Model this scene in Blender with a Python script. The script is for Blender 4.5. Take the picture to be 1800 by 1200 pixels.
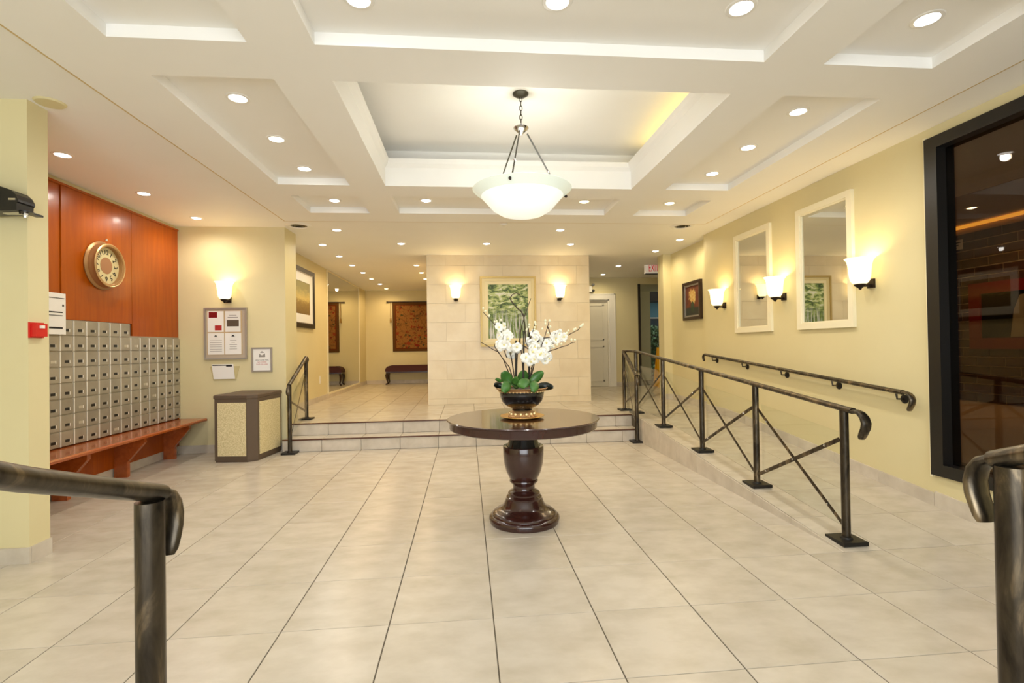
import bpy, math, random
from mathutils import Vector, Matrix
random.seed(7)
for o in list(bpy.data.objects): bpy.data.objects.remove(o)
SC = bpy.context.scene; COL = SC.collection
# ------------------------------------------------------------------ camera
F, YAW, PIT, ROL = 877.09, -.0913, .0096, -.0151
CP = Vector((0, 0, 1.325))
def basis(yaw, pit, rol):
    r = Vector((math.cos(yaw), math.sin(yaw), 0)); f = Vector((-math.sin(yaw), math.cos(yaw), 0)); u = Vector((0, 0, 1))
    f2 = f*math.cos(pit)+u*math.sin(pit); u2 = u*math.cos(pit)-f*math.sin(pit)
    return r*math.cos(rol)+u2*math.sin(rol), f2, u2*math.cos(rol)-r*math.sin(rol)
CR, CF, CU = basis(YAW, PIT, ROL)
cd = bpy.data.cameras.new('camera'); cam = bpy.data.objects.new('camera', cd); COL.objects.link(cam)
cd.sensor_width = 36; cd.lens = F*36/1800; cd.clip_start = .05; cd.clip_end = 200
cam.matrix_world = Matrix(((CR.x, CU.x, -CF.x, CP.x), (CR.y, CU.y, -CF.y, CP.y), (CR.z, CU.z, -CF.z, CP.z), (0, 0, 0, 1)))
SC.camera = cam
def ray(px, py): return CF+CR*((px-900)/F)-CU*((py-600)/F)
def atX(px, py, x): d = ray(px, py); return CP+d*(x/d.x)
def atY(px, py, y): d = ray(px, py); return CP+d*(y/d.y)
def atZ(px, py, z): d = ray(px, py); return CP+d*((z-CP.z)/d.z)
# ------------------------------------------------------------------ world, daylight, exposure
SC.view_settings.view_transform = 'Standard'; SC.view_settings.look = 'None'; SC.view_settings.gamma = 1
SC.view_settings.use_curve_mapping = False
SC.view_settings.exposure = -.5
SC.cycles.transparent_max_bounces = 24; SC.cycles.max_bounces = 8
w = bpy.data.worlds.new('world'); SC.world = w; w.use_nodes = True
w.node_tree.nodes['Background'].inputs[0].default_value = (.86, .93, 1, 1)
w.node_tree.nodes['Background'].inputs[1].default_value = 1.0
DAY = bpy.data.lights.new('daylight_through_entrance', 'AREA'); DAY.shape = 'RECTANGLE'; DAY.size = 5.0; DAY.size_y = 2.5
DAY.energy = 360; DAY.color = (.90, .95, 1.0)
do = bpy.data.objects.new('daylight_through_entrance', DAY); COL.objects.link(do)
do.location = (-.1, -2.75, 1.45); do.rotation_euler = (math.radians(90), 0, 0)   # outside the entrance glazing, shining in (+Y)
P_DOWN, P_SCONCE, P_PEND = 29.0, 5.0, 19.0
COOL, NEUT, WARM, YELL = (1, .985, .96), (1, .93, .82), (1, .70, .36), (1, .83, .54)
# ------------------------------------------------------------------ materials
def lin(c): return tuple((v/255/12.92 if v/255 <= .04045 else ((v/255+.055)/1.055)**2.4) for v in c)+(1,)
MATS = {}
def M_(n): return MATS[n]
def mat(name, rgb=(200, 200, 200), rough=.5, metal=0, spec=.5, emit=0, ecol=None, coat=0, trans=0, sheen=0):
    m = bpy.data.materials.new(name); m.use_nodes = True; MATS[name] = m
    b = m.node_tree.nodes['Principled BSDF']
    b.inputs['Base Color'].default_value = lin(rgb); b.inputs['Roughness'].default_value = rough
    b.inputs['Metallic'].default_value = metal; b.inputs['Specular IOR Level'].default_value = spec
    if coat: b.inputs['Coat Weight'].default_value = coat; b.inputs['Coat Roughness'].default_value = .08
    if trans: b.inputs['Transmission Weight'].default_value = trans
    if emit:
        b.inputs['Emission Color'].default_value = lin(ecol or rgb); b.inputs['Emission Strength'].default_value = emit
    return m
def N(m, t, **kw):
    n = m.node_tree.nodes.new(t)
    for k, v in kw.items():
        if k in n.inputs.keys(): n.inputs[k].default_value = v
        else: setattr(n, k, v)
    return n
def L(m, a, b): m.node_tree.links.new(a, b)
def ramp(m, fac, stops):
    r = N(m, 'ShaderNodeValToRGB'); e = r.color_ramp.elements
    while len(e) < len(stops): e.new(.5)
    for i, (p, c) in enumerate(stops): e[i].position = p; e[i].color = lin(c)
    L(m, fac, r.inputs[0]); return r.outputs[0]
def mixc(m, fac, a, b, bt='MIX'):
    n = N(m, 'ShaderNodeMix', data_type='RGBA', blend_type=bt)
    for i, v in ((0, fac), (6, a), (7, b)):
        if hasattr(v, 'is_linked'): L(m, v, n.inputs[i])
        else: n.inputs[i].default_value = v
    return n.outputs[2]
def bsdf(m): return m.node_tree.nodes['Principled BSDF']
def coords(m, kind='Object', scale=(1, 1, 1), loc=(0, 0, 0)):
    t = N(m, 'ShaderNodeTexCoord'); p = N(m, 'ShaderNodeMapping')
    p.inputs['Scale'].default_value = scale; p.inputs['Location'].default_value = loc
    L(m, t.outputs[kind], p.inputs[0]); return p.outputs[0]
def noise(m, v, scale, detail=4, rough=.55, dist=0):
    n = N(m, 'ShaderNodeTexNoise'); n.inputs['Scale'].default_value = scale; n.inputs['Detail'].default_value = detail
    n.inputs['Roughness'].default_value = rough; n.inputs['Distortion'].default_value = dist; L(m, v, n.inputs['Vector']); return n.outputs[0]
def bump(m, h, s=.1, d=.01):
    b = N(m, 'ShaderNodeBump'); b.inputs['Strength'].default_value = s; b.inputs['Distance'].default_value = d
    L(m, h, b.inputs['Height']); L(m, b.outputs[0], bsdf(m).inputs['Normal'])
def mottled(name, a, b, scale, rough, spec=.5, sc=(1, 1, 1), bmp=0, coat=0, metal=0, lo=.3, hi=.7, kind='Object', perobj=0):
    m = mat(name, a, rough, metal, spec, coat=coat); v = coords(m, kind, sc)
    if perobj:
        oi = N(m, 'ShaderNodeObjectInfo'); ad = N(m, 'ShaderNodeVectorMath', operation='ADD')
        L(m, v, ad.inputs[0]); mu = N(m, 'ShaderNodeVectorMath', operation='SCALE'); mu.inputs[3].default_value = 37
        L(m, oi.outputs['Random'], mu.inputs[0]); L(m, mu.outputs[0], ad.inputs[1]); v = ad.outputs[0]
    n = noise(m, v, scale); c = ramp(m, n, [(lo, a), (hi, b)])
    if perobj:
        mr = N(m, 'ShaderNodeMapRange'); mr.inputs[3].default_value = 1-perobj; mr.inputs[4].default_value = 1.0
        L(m, oi.outputs['Random'], mr.inputs[0]); c = mixc(m, 1.0, c, mr.outputs[0], 'MULTIPLY')
    L(m, c, bsdf(m).inputs['Base Color'])
    if bmp: bump(m, n, bmp)
    return m
mottled('wall_paint', (223, 212, 168), (219, 207, 161), 1.5, .55, .3)
mottled('ceiling_paint', (247, 245, 240), (244, 242, 236), 1.2, .6, .3)
mottled('floor_tile', (208, 199, 184), (190, 180, 162), 5.0, .27, .45, sc=(1, 1.6, 1), perobj=.07, lo=.35, hi=.75)
mat('grout', (92, 84, 70), .9)
mottled('stone_tile', (232, 219, 192), (222, 206, 176), 3.0, .3, .45, perobj=.04)
mat('stone_joint', (196, 180, 150), .9)
mottled('base_tile', (218, 208, 192), (198, 187, 170), 6, .35, .4, perobj=.08)
mat('nosing', (84, 48, 28), .4)
def woodmat(name, a, b, rough=.3, coat=.3, sc=(6, 6, .5)):
    m = mat(name, a, rough, 0, .5, coat=coat); v = coords(m, 'Object', sc)
    n = noise(m, v, 3.0, 6, .6, .6); L(m, ramp(m, n, [(.3, a), (.7, b)]), bsdf(m).inputs['Base Color']); return m
woodmat('cherry_wood', (174, 84, 0), (152, 66, 0), .30, .1); bsdf(M_('cherry_wood')).inputs['Specular IOR Level'].default_value = .3
woodmat('bench_wood', (180, 92, 36), (152, 70, 22), .25, .4, (6, .5, 6))
woodmat('espresso_wood', (64, 32, 26), (48, 22, 18), .22, .6, (3, 3, 3))
mat('seam_dark', (84, 34, 10), .6)
m = mottled('mailbox_metal', (182, 174, 156), (164, 156, 138), 4, .38, .5, metal=.3, perobj=.2)
mat('mailbox_frame', (238, 236, 228), .3, .2)
mat('slot_dark', (22, 20, 17), .4); mat('slot_label', (190, 182, 160), .5)
m = mat('bronze', (70, 62, 52), .33, .85); v = coords(m, 'Object', (9, 9, 2.2)); n = noise(m, v, 2.0, 5, .6, .5)
L(m, ramp(m, n, [(.32, (44, 40, 35)), (.55, (84, 76, 64)), (.72, (150, 132, 104))]), bsdf(m).inputs['Base Color'])
mat('black_plate', (30, 28, 25), .45, .3); mat('black_plastic', (20, 20, 20), .35); mat('chrome', (200, 200, 200), .12, 1)
mat('bolt_steel', (205, 200, 190), .25, .9)
mat('frame_black', (24, 22, 20), .35); mat('white_paint', (238, 234, 222), .4); mat('cream_frame', (240, 232, 202), .35)
mat('mirror_glass', (215, 216, 208), .015, 1.0)
mat('silver_frame', (178, 172, 164), .35, .6); mat('paper', (238, 236, 230), .7); mat('cork', (196, 170, 128), .8); mat('ink', (30, 28, 28), .7)
mat('ink_grey', (150, 146, 140), .7); mat('ink_red', (176, 36, 34), .7); mat('fabric_taupe', (186, 172, 152), .9); mat('acrylic', (205, 190, 140), .2)
mat('bin_brown', (92, 76, 60), .55); mottled('bin_pebble', (230, 216, 172), (202, 186, 138), 90, .8, .3, lo=.4, hi=.6)
mat('red_plastic', (206, 30, 22), .35); mat('dark_red', (124, 18, 20), .55, spec=.2); mat('art_black', (18, 16, 14), .8, spec=.1); mat('art_pale', (150, 136, 108), .7)
mat('gold', (214, 184, 128), .35, .5); mat('gold_dark', (170, 130, 84), .4, .5); mat('black_ceramic', (14, 15, 14), .12, 0, .6, coat=.6)
mottled('saucer_gold', (232, 182, 92), (196, 136, 60), 30, .35, .5, metal=.1)
mottled('leaf_green', (82, 132, 54), (50, 96, 38), 8, .35, .5); mat('leaf_dark', (22, 30, 24), .3); mat('stem_brown', (58, 44, 34), .7); mat('stake', (50, 46, 38), .7)
mat('petal_white', (250, 248, 238), .55); mat('petal_core', (240, 226, 150), .6); mat('bud', (240, 238, 206), .55); mat('moss', (40, 44, 26), .95)
mat('upholstery', (66, 20, 18), .75); mat('dark_wood', (42, 18, 12), .3, coat=.4); mat('tassel', (150, 116, 62), .9)
mat('grey_metal', (88, 86, 80), .25, .9); mat('canopy_bronze', (70, 66, 54), .4, .6); mat('dark_bronze', (44, 34, 26), .4, .6)
mat('lamp_cool', (255, 250, 244), .4, emit=14); mat('lamp_warm', (255, 226, 178), .4, emit=14)
for n_ in ('lamp_cool', 'lamp_warm'): MATS[n_].cycles.emission_sampling = 'NONE'
mat('trim_white', (240, 238, 232), .35)
mat('sconce_glass', (255, 238, 196), .35, emit=2.6, ecol=(255, 232, 176)); mat('bowl_glass', (250, 252, 246), .25, emit=.75, ecol=(250, 255, 248))
mat('cove_tube', (255, 226, 140), .5, emit=5); mat('cove_amber', (255, 178, 60), .5, emit=2.2)
mat('exit_face', (236, 228, 214), .4, emit=.25, ecol=(255, 240, 220)); mat('exit_red', (200, 10, 30), .4, emit=.35, ecol=(230, 16, 40))
mat('vent_dark', (26, 25, 22), .6)
mottled('brick', (96, 60, 42), (68, 42, 30), 9, .85, .2, perobj=.3); mat('mortar', (186, 156, 116), .95)
mat('lounge_ceiling', (176, 154, 126), .8); mat('lounge_floor', (205, 172, 132), .5)
mat('door_paint', (226, 220, 202), .4); mat('door_dark', (40, 32, 24), .5)
mat('blue_panel', (110, 170, 190), .5); mat('shrub', (40, 84, 44), .7); mat('shrub_light', (150, 190, 150), .7); mat('concrete', (120, 118, 112), .9)
mat('yellow_plastic', (244, 184, 20), .4)
def glassmat(name, tint, refl, rough=0.0):
    m = bpy.data.materials.new(name); m.use_nodes = True; MATS[name] = m; nt = m.node_tree; nt.nodes.remove(nt.nodes['Principled BSDF'])
    t = N(m, 'ShaderNodeBsdfTransparent'); t.inputs[0].default_value = tint; g = N(m, 'ShaderNodeBsdfGlossy'); g.inputs['Roughness'].default_value = rough
    f = N(m, 'ShaderNodeLayerWeight'); f.inputs[0].default_value = .5; pw = N(m, 'ShaderNodeMath', operation='POWER'); pw.inputs[1].default_value = 4; L(m, f.outputs['Facing'], pw.inputs[0])
    mr = N(m, 'ShaderNodeMath', operation='MULTIPLY_ADD'); mr.inputs[1].default_value = .6; mr.inputs[2].default_value = refl; L(m, pw.outputs[0], mr.inputs[0]); mx = N(m, 'ShaderNodeMixShader')
    L(m, mr.outputs[0], mx.inputs[0]); L(m, t.outputs[0], mx.inputs[1]); L(m, g.outputs[0], mx.inputs[2]); L(m, mx.outputs[0], nt.nodes['Material Output'].inputs[0])
glassmat('clear_glass', (.97, .985, .975, 1), .02); glassmat('tinted_glass', (.62, .58, .52, 1), .03); glassmat('smoke_glass', (.86, .84, .78, 1), .04)
# printed pictures
def art_garden(name):
    m = mat(name, (90, 120, 70), .5); v1 = coords(m, 'Generated', (2.2, 2, 7)); v2 = coords(m, 'Generated', (16, 2, 2.2)); g = coords(m, 'Generated')
    a = ramp(m, noise(m, v1, 2.2, 6, .65, .8), [(.34, (40, 58, 36)), (.45, (86, 112, 60)), (.53, (176, 190, 120)), (.62, (214, 216, 204))])
    b = ramp(m, noise(m, v2, 1.5, 5, .6, .4), [(.36, (50, 74, 42)), (.47, (122, 146, 66)), (.54, (160, 168, 164)), (.64, (216, 216, 214))])
    s = N(m, 'ShaderNodeSeparateXYZ'); L(m, g, s.inputs[0]); k = N(m, 'ShaderNodeMapRange'); k.inputs[1].default_value = .58; k.inputs[2].default_value = .30
    L(m, s.outputs[2], k.inputs[0]); c = mixc(m, k.outputs[0], a, b)
    vo = N(m, 'ShaderNodeTexVoronoi'); vo.inputs['Scale'].default_value = 9; L(m, coords(m, 'Generated', (1, 1, 1.3)), vo.inputs['Vector'])
    k2 = N(m, 'ShaderNodeMapRange'); k2.inputs[1].default_value = .22; k2.inputs[2].default_value = .10; L(m, vo.outputs['Distance'], k2.inputs[0])
    nn = noise(m, g, 3.0, 2); k3 = N(m, 'ShaderNodeMath', operation='GREATER_THAN'); k3.inputs[1].default_value = .56; L(m, nn, k3.inputs[0])
    mu = N(m, 'ShaderNodeMath', operation='MULTIPLY'); L(m, k2.outputs[0], mu.inputs[0]); L(m, k3.outputs[0], mu.inputs[1])
    L(m, mixc(m, mu.outputs[0], c, lin((226, 214, 216))), bsdf(m).inputs['Base Color'])
def art_blob(name, bg, bg2, blob, blob2, cx, cz, rad, low):
    m = mat(name, bg, .5); g = coords(m, 'Generated'); base = ramp(m, noise(m, g, 5, 4), [(.35, bg), (.65, bg2)])
    s = N(m, 'ShaderNodeSeparateXYZ'); L(m, g, s.inputs[0])
    k = N(m, 'ShaderNodeMapRange'); k.inputs[1].default_value = .30; k.inputs[2].default_value = .24; L(m, s.outputs[2], k.inputs[0]); base = mixc(m, k.outputs[0], base, lin(low))
    d = N(m, 'ShaderNodeVectorMath', operation='DISTANCE'); d.inputs[1].default_value = (.5, cx, cz); mp = coords(m, 'Generated', (0, 1, 1), (.5, 0, 0)); L(m, mp, d.inputs[0])
    nz = noise(m, g, 7, 3); ad = N(m, 'ShaderNodeMath', operation='MULTIPLY_ADD'); L(m, nz, ad.inputs[0]); ad.inputs[1].default_value = .35; L(m, d.outputs['Value'], ad.inputs[2])
    k4 = N(m, 'ShaderNodeMapRange'); k4.inputs[1].default_value = rad+.19; k4.inputs[2].default_value = rad+.14; L(m, ad.outputs[0], k4.inputs[0])
    fl = ramp(m, noise(m, g, 11, 3), [(.35, blob), (.62, blob2)]); c = mixc(m, k4.outputs[0], base, fl)
    d2 = N(m, 'ShaderNodeVectorMath', operation='DISTANCE'); d2.inputs[1].default_value = (.5, cx, .30); L(m, coords(m, 'Generated', (0, 1.5, 1), (.5, -.5*cx, 0)), d2.inputs[0])
    k5 = N(m, 'ShaderNodeMapRange'); k5.inputs[1].default_value = .19; k5.inputs[2].default_value = .16; L(m, d2.outputs['Value'], k5.inputs[0])
    L(m, mixc(m, k5.outputs[0], c, lin((44, 62, 40))), bsdf(m).inputs['Base Color'])
art_garden('art_garden')
art_blob('art_bouquet', (120, 58, 30), (90, 42, 26), (196, 140, 62), (214, 190, 120), .5, .66, .24, (44, 48, 42))
m = mat('art_landscape', (190, 170, 110), .6); g = coords(m, 'Generated'); s_ = N(m, 'ShaderNodeSeparateXYZ'); L(m, g, s_.inputs[0])
nz = noise(m, coords(m, 'Generated', (1, 2, 5)), 3, 5); ad = N(m, 'ShaderNodeMath', operation='MULTIPLY_ADD'); L(m, nz, ad.inputs[0]); ad.inputs[1].default_value = .35; L(m, s_.outputs[2], ad.inputs[2])
L(m, ramp(m, ad.outputs[0], [(.2, (120, 92, 44)), (.55, (150, 122, 62)), (.66, (208, 184, 110)), (.95, (150, 142, 96))]), bsdf(m).inputs['Base Color'])
m = mat('tapestry', (160, 96, 40), .95, spec=.1); g = coords(m, 'Generated', (1, 1, 1.25)); bg = ramp(m, noise(m, g, 40, 2), [(.3, (150, 104, 52)), (.7, (128, 86, 42))])
wn_ = N(m, 'ShaderNodeTexNoise'); wn_.inputs['Scale'].default_value = 14; L(m, g, wn_.inputs['Vector']); wv_ = N(m, 'ShaderNodeVectorMath', operation='MULTIPLY_ADD'); L(m, wn_.outputs['Color'], wv_.inputs[0]); wv_.inputs[1].default_value = (.09, .09, .09); L(m, g, wv_.inputs[2])
c = bg
for sc_, th, cols in ((6.0, .036, None), (7.5, .40, [(0, (122, 40, 24)), (.5, (140, 62, 34)), (.8, (112, 46, 30))]), (12.0, .34, [(0, (60, 62, 36)), (.5, (76, 60, 36)), (.75, (126, 48, 28))])):
    vo = N(m, 'ShaderNodeTexVoronoi', feature='DISTANCE_TO_EDGE' if cols is None else 'F1'); vo.inputs['Scale'].default_value = sc_; L(m, wv_.outputs[0], vo.inputs['Vector'])
    k = N(m, 'ShaderNodeMapRange'); k.inputs[1].default_value = th; k.inputs[2].default_value = th*.8; L(m, vo.outputs['Distance'], k.inputs[0])
    if cols is None: c = mixc(m, k.outputs[0], c, lin((110, 74, 38))); continue
    sx = N(m, 'ShaderNodeSeparateColor'); L(m, vo.outputs['Color'], sx.inputs[0]); kk = N(m, 'ShaderNodeMath', operation='GREATER_THAN'); kk.inputs[1].default_value = .42; L(m, sx.outputs[1], kk.inputs[0])
    mu = N(m, 'ShaderNodeMath', operation='MULTIPLY'); L(m, k.outputs[0], mu.inputs[0]); L(m, kk.outputs[0], mu.inputs[1]); c = mixc(m, mu.outputs[0], c, ramp(m, sx.outputs[0], cols))
L(m, c, bsdf(m).inputs['Base Color'])
mat('tapestry_border', (104, 48, 20), .95, spec=.1); mat('tapestry_edge', (92, 62, 30), .95, spec=.1)
def M(n): return MATS[n]
# ------------------------------------------------------------------ mesh helpers
class MB:
    def __init__(s): s.v, s.f, s.mi, s.sm = [], [], [], []
    def face(s, idx, mi=0, sm=False): s.f.append(idx); s.mi.append(mi); s.sm.append(sm)
    def quad(s, a, b, c, d, mi=0):
        n = len(s.v); s.v += [tuple(a), tuple(b), tuple(c), tuple(d)]; s.face((n, n+1, n+2, n+3), mi); return s
    def hexa(s, p, mi=0):
        n = len(s.v); s.v += [tuple(q) for q in p]
        for q in ((0, 3, 2, 1), (4, 5, 6, 7), (0, 1, 5, 4), (1, 2, 6, 5), (2, 3, 7, 6), (3, 0, 4, 7)): s.face(tuple(n+i for i in q), mi)
        return s
    def box(s, x0, x1, y0, y1, z0, z1, mi=0):
        x0, x1 = min(x0, x1), max(x0, x1); y0, y1 = min(y0, y1), max(y0, y1); z0, z1 = min(z0, z1), max(z0, z1)
        return s.hexa([(x0, y0, z0), (x1, y0, z0), (x1, y1, z0), (x0, y1, z0), (x0, y0, z1), (x1, y0, z1), (x1, y1, z1), (x0, y1, z1)], mi)
    def obox(s, fr, a0, a1, b0, b1, n0, n1, mi=0):
        o, r, u, n = fr; P = lambda a, b, c: o+r*a+u*b+n*c
        return s.hexa([P(a0, b0, n0), P(a1, b0, n0), P(a1, b0, n1), P(a0, b0, n1), P(a0, b1, n0), P(a1, b1, n0), P(a1, b1, n1), P(a0, b1, n1)], mi)
    def prism(s, pts, ext, mi=0):           # polygon (list of Vectors) extruded by vector ext
        n = len(s.v); k = len(pts); e = Vector(ext); s.v += [tuple(p) for p in pts]+[tuple(Vector(p)+e) for p in pts]
        s.face(tuple(range(n, n+k)), mi); s.face(tuple(range(n+2*k-1, n+k-1, -1)), mi)
        for i in range(k): j = (i+1) % k; s.face((n+i, n+k+i, n+k+j, n+j), mi)
        return s
    def lathe(s, prof, c=(0, 0, 0), seg=24, axis='Z', mi=0, smooth=True, caps=True):
        c = Vector(c); n = len(s.v); k = len(prof)
        for i in range(seg):
            a = 2*math.pi*i/seg; ca, sa = math.cos(a), math.sin(a)
            for r, h in prof:
                p = (r*ca, r*sa, h) if axis == 'Z' else ((h, r*ca, r*sa) if axis == 'X' else (r*ca, h, r*sa))
                s.v.append(tuple(c+Vector(p)))
        for i in range(seg):
            j = (i+1) % seg
            for q in range(k-1): s.face((n+i*k+q, n+j*k+q, n+j*k+q+1, n+i*k+q+1), mi, smooth)
        if caps:
            if prof[0][0] > 1e-6: s.face(tuple(n+i*k for i in reversed(range(seg))), mi)
            if prof[-1][0] > 1e-6: s.face(tuple(n+i*k+k-1 for i in range(seg)), mi)
        return s
    def tube(s, pts, rad, seg=8, mi=0, flat=1.0, up=None, smooth=True):
        pts = [Vector(p) for p in pts]; n = len(s.v); k = len(pts); ref = Vector(up) if up else None
        for i, p in enumerate(pts):
            t = (pts[min(i+1, k-1)]-pts[max(i-1, 0)]).normalized()
            if ref is None: ref = Vector((0, 0, 1)) if abs(t.z) < .9 else Vector((1, 0, 0))
            a = t.cross(ref); a = a.normalized() if a.length > 1e-6 else t.orthogonal().normalized(); b = a.cross(t).normalized(); ref = b
            r = rad[i] if isinstance(rad, (list, tuple)) else rad
            for q in range(seg):
                an = 2*math.pi*q/seg; s.v.append(tuple(p+a*(r*math.cos(an))+b*(r*flat*math.sin(an))))
        for i in range(k-1):
            for q in range(seg): z = (q+1) % seg; s.face((n+i*seg+q, n+i*seg+z, n+(i+1)*seg+z, n+(i+1)*seg+q), mi, smooth)
        s.face(tuple(n+q for q in reversed(range(seg))), mi); s.face(tuple(n+(k-1)*seg+q for q in range(seg)), mi); return s
    def ico(s, c, r, mi=0, sq=1.0, n1=6, n2=4):
        c = Vector(c); prof = [(max(1e-7, r*math.sin(math.pi*i/n2)), -r*sq*math.cos(math.pi*i/n2)) for i in range(n2+1)]
        return s.lathe(prof, c, n1, mi=mi, caps=False)
    def mesh(s, name, mats, off=(0, 0, 0)):
        me = bpy.data.meshes.new(name); ox, oy, oz = off
        me.from_pydata([(x-ox, y-oy, z-oz) for x, y, z in s.v], [], s.f)
        for mm in ([mats] if isinstance(mats, str) else mats): me.materials.append(M(mm))
        me.polygons.foreach_set('material_index', s.mi); me.polygons.foreach_set('use_smooth', s.sm); me.update()
        if any(s.sm): me.set_sharp_from_angle(angle=math.radians(38))
        return me
    def build(s, name, mats, parent=None, off=None, origin=None):
        off = off if off is not None else (ORG.get(parent.name, (0, 0, 0)) if parent else (origin or (0, 0, 0)))
        me = s.mesh(name, mats, off); o = bpy.data.objects.new(name, me); COL.objects.link(o); o.parent = parent
        if not parent: o.location = off
        ORG[o.name] = tuple(off); return o
ORG = {}
def tag(o, label=None, cat=None, group=None, kind=None):
    for k, v in (('label', label), ('category', cat), ('group', group), ('kind', kind)):
        if v: o[k] = v
    return o
def thing(name, loc, label, cat, group=None):
    o = bpy.data.objects.new(name, None); o.empty_display_size = .1; COL.objects.link(o); o.location = loc; ORG[o.name] = tuple(loc); return tag(o, label, cat, group)
def struct(name, mb, mats, parent=None):
    o = mb.build(name, mats, parent)
    if not parent: o['kind'] = 'structure'
    return o
def copy_tree(o, parent=None):
    c = o.copy(); COL.objects.link(c); c.parent = parent
    for ch in o.children: copy_tree(ch, c)
    return c
def piece(name, mesh, parent, loc=(0, 0, 0)):       # shares mesh data
    o = bpy.data.objects.new(name, mesh); COL.objects.link(o); o.parent = parent; o.location = loc; return o
def textmesh(body, size, fr, extrude=.001, align='CENTER'):
    c = bpy.data.curves.new('t', 'FONT'); c.body = body; c.size = size; c.align_x = align; c.align_y = 'CENTER'; c.extrude = extrude; c.resolution_u = 2
    o = bpy.data.objects.new('t', c); COL.objects.link(o); dg = bpy.context.evaluated_depsgraph_get(); me = bpy.data.meshes.new_from_object(o.evaluated_get(dg))
    bpy.data.objects.remove(o); mb = MB(); oo, r, u, n = fr
    mb.v = [tuple(oo+r*v.co.x+u*v.co.y+n*v.co.z) for v in me.vertices]
    for p in me.polygons: mb.face(tuple(p.vertices))
    bpy.data.meshes.remove(me); return mb
V = Vector
FY = lambda x, y, z: (V((x, y, z)), V((1, 0, 0)), V((0, 0, 1)), V((0, -1, 0)))      # on a wall facing the camera
FL = lambda x, y, z: (V((x, y, z)), V((0, 1, 0)), V((0, 0, 1)), V((1, 0, 0)))       # on the left wall
FR = lambda x, y, z: (V((x, y, z)), V((0, -1, 0)), V((0, 0, 1)), V((-1, 0, 0)))     # on the right wall
# ------------------------------------------------------------------ main dimensions
T = .5
gx = lambda n: (n-1.774)*T
gy = lambda n: (n+4.897)*T
CWX = -2.82                                      # left corridor wall
XL, XR, ZC, LV = -3.75, 3.57, 2.95, .32           # side walls, outer ceiling, landing level
Y1, Y2 = 6.69, 7.0                               # risers
RX, RY0, RY1 = 2.35, gy(1), 6.55                  # ramp
def rampz(y): return max(0, min(LV, (y-RY0)/(RY1-RY0)*LV))
# ---- floor with tiles
def tile_mesh(w, d, t=.012, ch=.0015, mats='floor_tile'):
    mb = MB(); a, b = w/2, d/2
    n = [(-a, -b, -t), (a, -b, -t), (a, b, -t), (-a, b, -t), (-a, -b, -ch), (a, -b, -ch), (a, b, -ch), (-a, b, -ch),
         (-a+ch, -b+ch, 0), (a-ch, -b+ch, 0), (a-ch, b-ch, 0), (-a+ch, b-ch, 0)]
    mb.v = n
    for q in ((0, 1, 5, 4), (1, 2, 6, 5), (2, 3, 7, 6), (3, 0, 4, 7), (4, 5, 9, 8), (5, 6, 10, 9), (6, 7, 11, 10), (7, 4, 8, 11), (8, 9, 10, 11)): mb.face(q)
    return mb.mesh('tile', mats)
TM = {}
GX, GY = .0055, .0032
def tiles(parent, x0, x1, y0, y1, z, skip=None):
    n0 = math.floor(x0/T+1.774); k0 = math.floor(y0/T-4.897)
    for i in range(n0, n0+40):
        a, b = max(gx(i), x0), min(gx(i+1), x1)
        if a >= x1: break
        if b-a < .03: continue
        for j in range(k0, k0+60):
            c, d = max(gy(j), y0), min(gy(j+1), y1)
            if c >= y1: break
            if d-c < .03 or (skip and skip(a, b, c, d)): continue
            key = (round(b-a, 3), round(d-c, 3))
            if key not in TM: TM[key] = tile_mesh(b-a-GX, d-c-GY)
            piece('tile', TM[key], parent, ((a+b)/2, (c+d)/2, z))
floor = struct('floor', MB().box(XL, XR, -2.6, 6.72, -.12, -.003).box(XL, -2.38, 6.72, 6.9, -.12, -.003), 'grout')
tiles(floor, XL, XR, -.6, Y1-.004, 0, skip=lambda a, b, c, d: (a+b)/2 > RX and (c+d)/2 > RY0)
tiles(floor, XL, -2.38, Y1, 6.85, 0)
# bits of the lower floor between grid and ramp edge are covered by splitting at the ramp edge
for j in range(-3, 12):
    c, d = max(gy(j), RY0), min(gy(j+1), Y1-.004)
    if d-c > .03: piece('tile', tile_mesh(RX-gx(6)-GX, d-c-GY), floor, ((RX+gx(6))/2, (c+d)/2, 0.0004))
landing = struct('floor_landing', MB().box(CWX, 5.6, Y2+.02, 14.4, -.1, LV-.003).box(-2.38, RX, Y1+.02, Y2+.03, -.1, LV/2-.003), 'grout')
tiles(landing, CWX, 5.6, Y2+.022, 14.4, LV, skip=lambda a, b, c, d: (a > -.68 and b < 2.23 and c > 8.86) or ((a+b)/2 < -2.38 and d < 7.28) or (a > 3.7 and d < 9.0) or (a > 2.2 and c > 11.9))
tiles(landing, -2.38, RX, Y1+.022, Y2, LV/2)
# risers and nosings of the two steps
for (yy, z0, z1) in ((Y1, 0, LV/2), (Y2, LV/2, LV)):
    for i in range(-4, 9):
        a, b = max(gx(i), -2.38), min(gx(i+1), RX)
        if b-a > .03: MB().box(a+.0025, b-.0025, yy, yy+.022, z0+.002, z1-.012).build('riser_tile', 'base_tile', landing)
    MB().box(-2.38, RX, yy-.012, yy+.022, z1-.011, z1+.003).build('step_nosing', 'nosing', landing)
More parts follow.
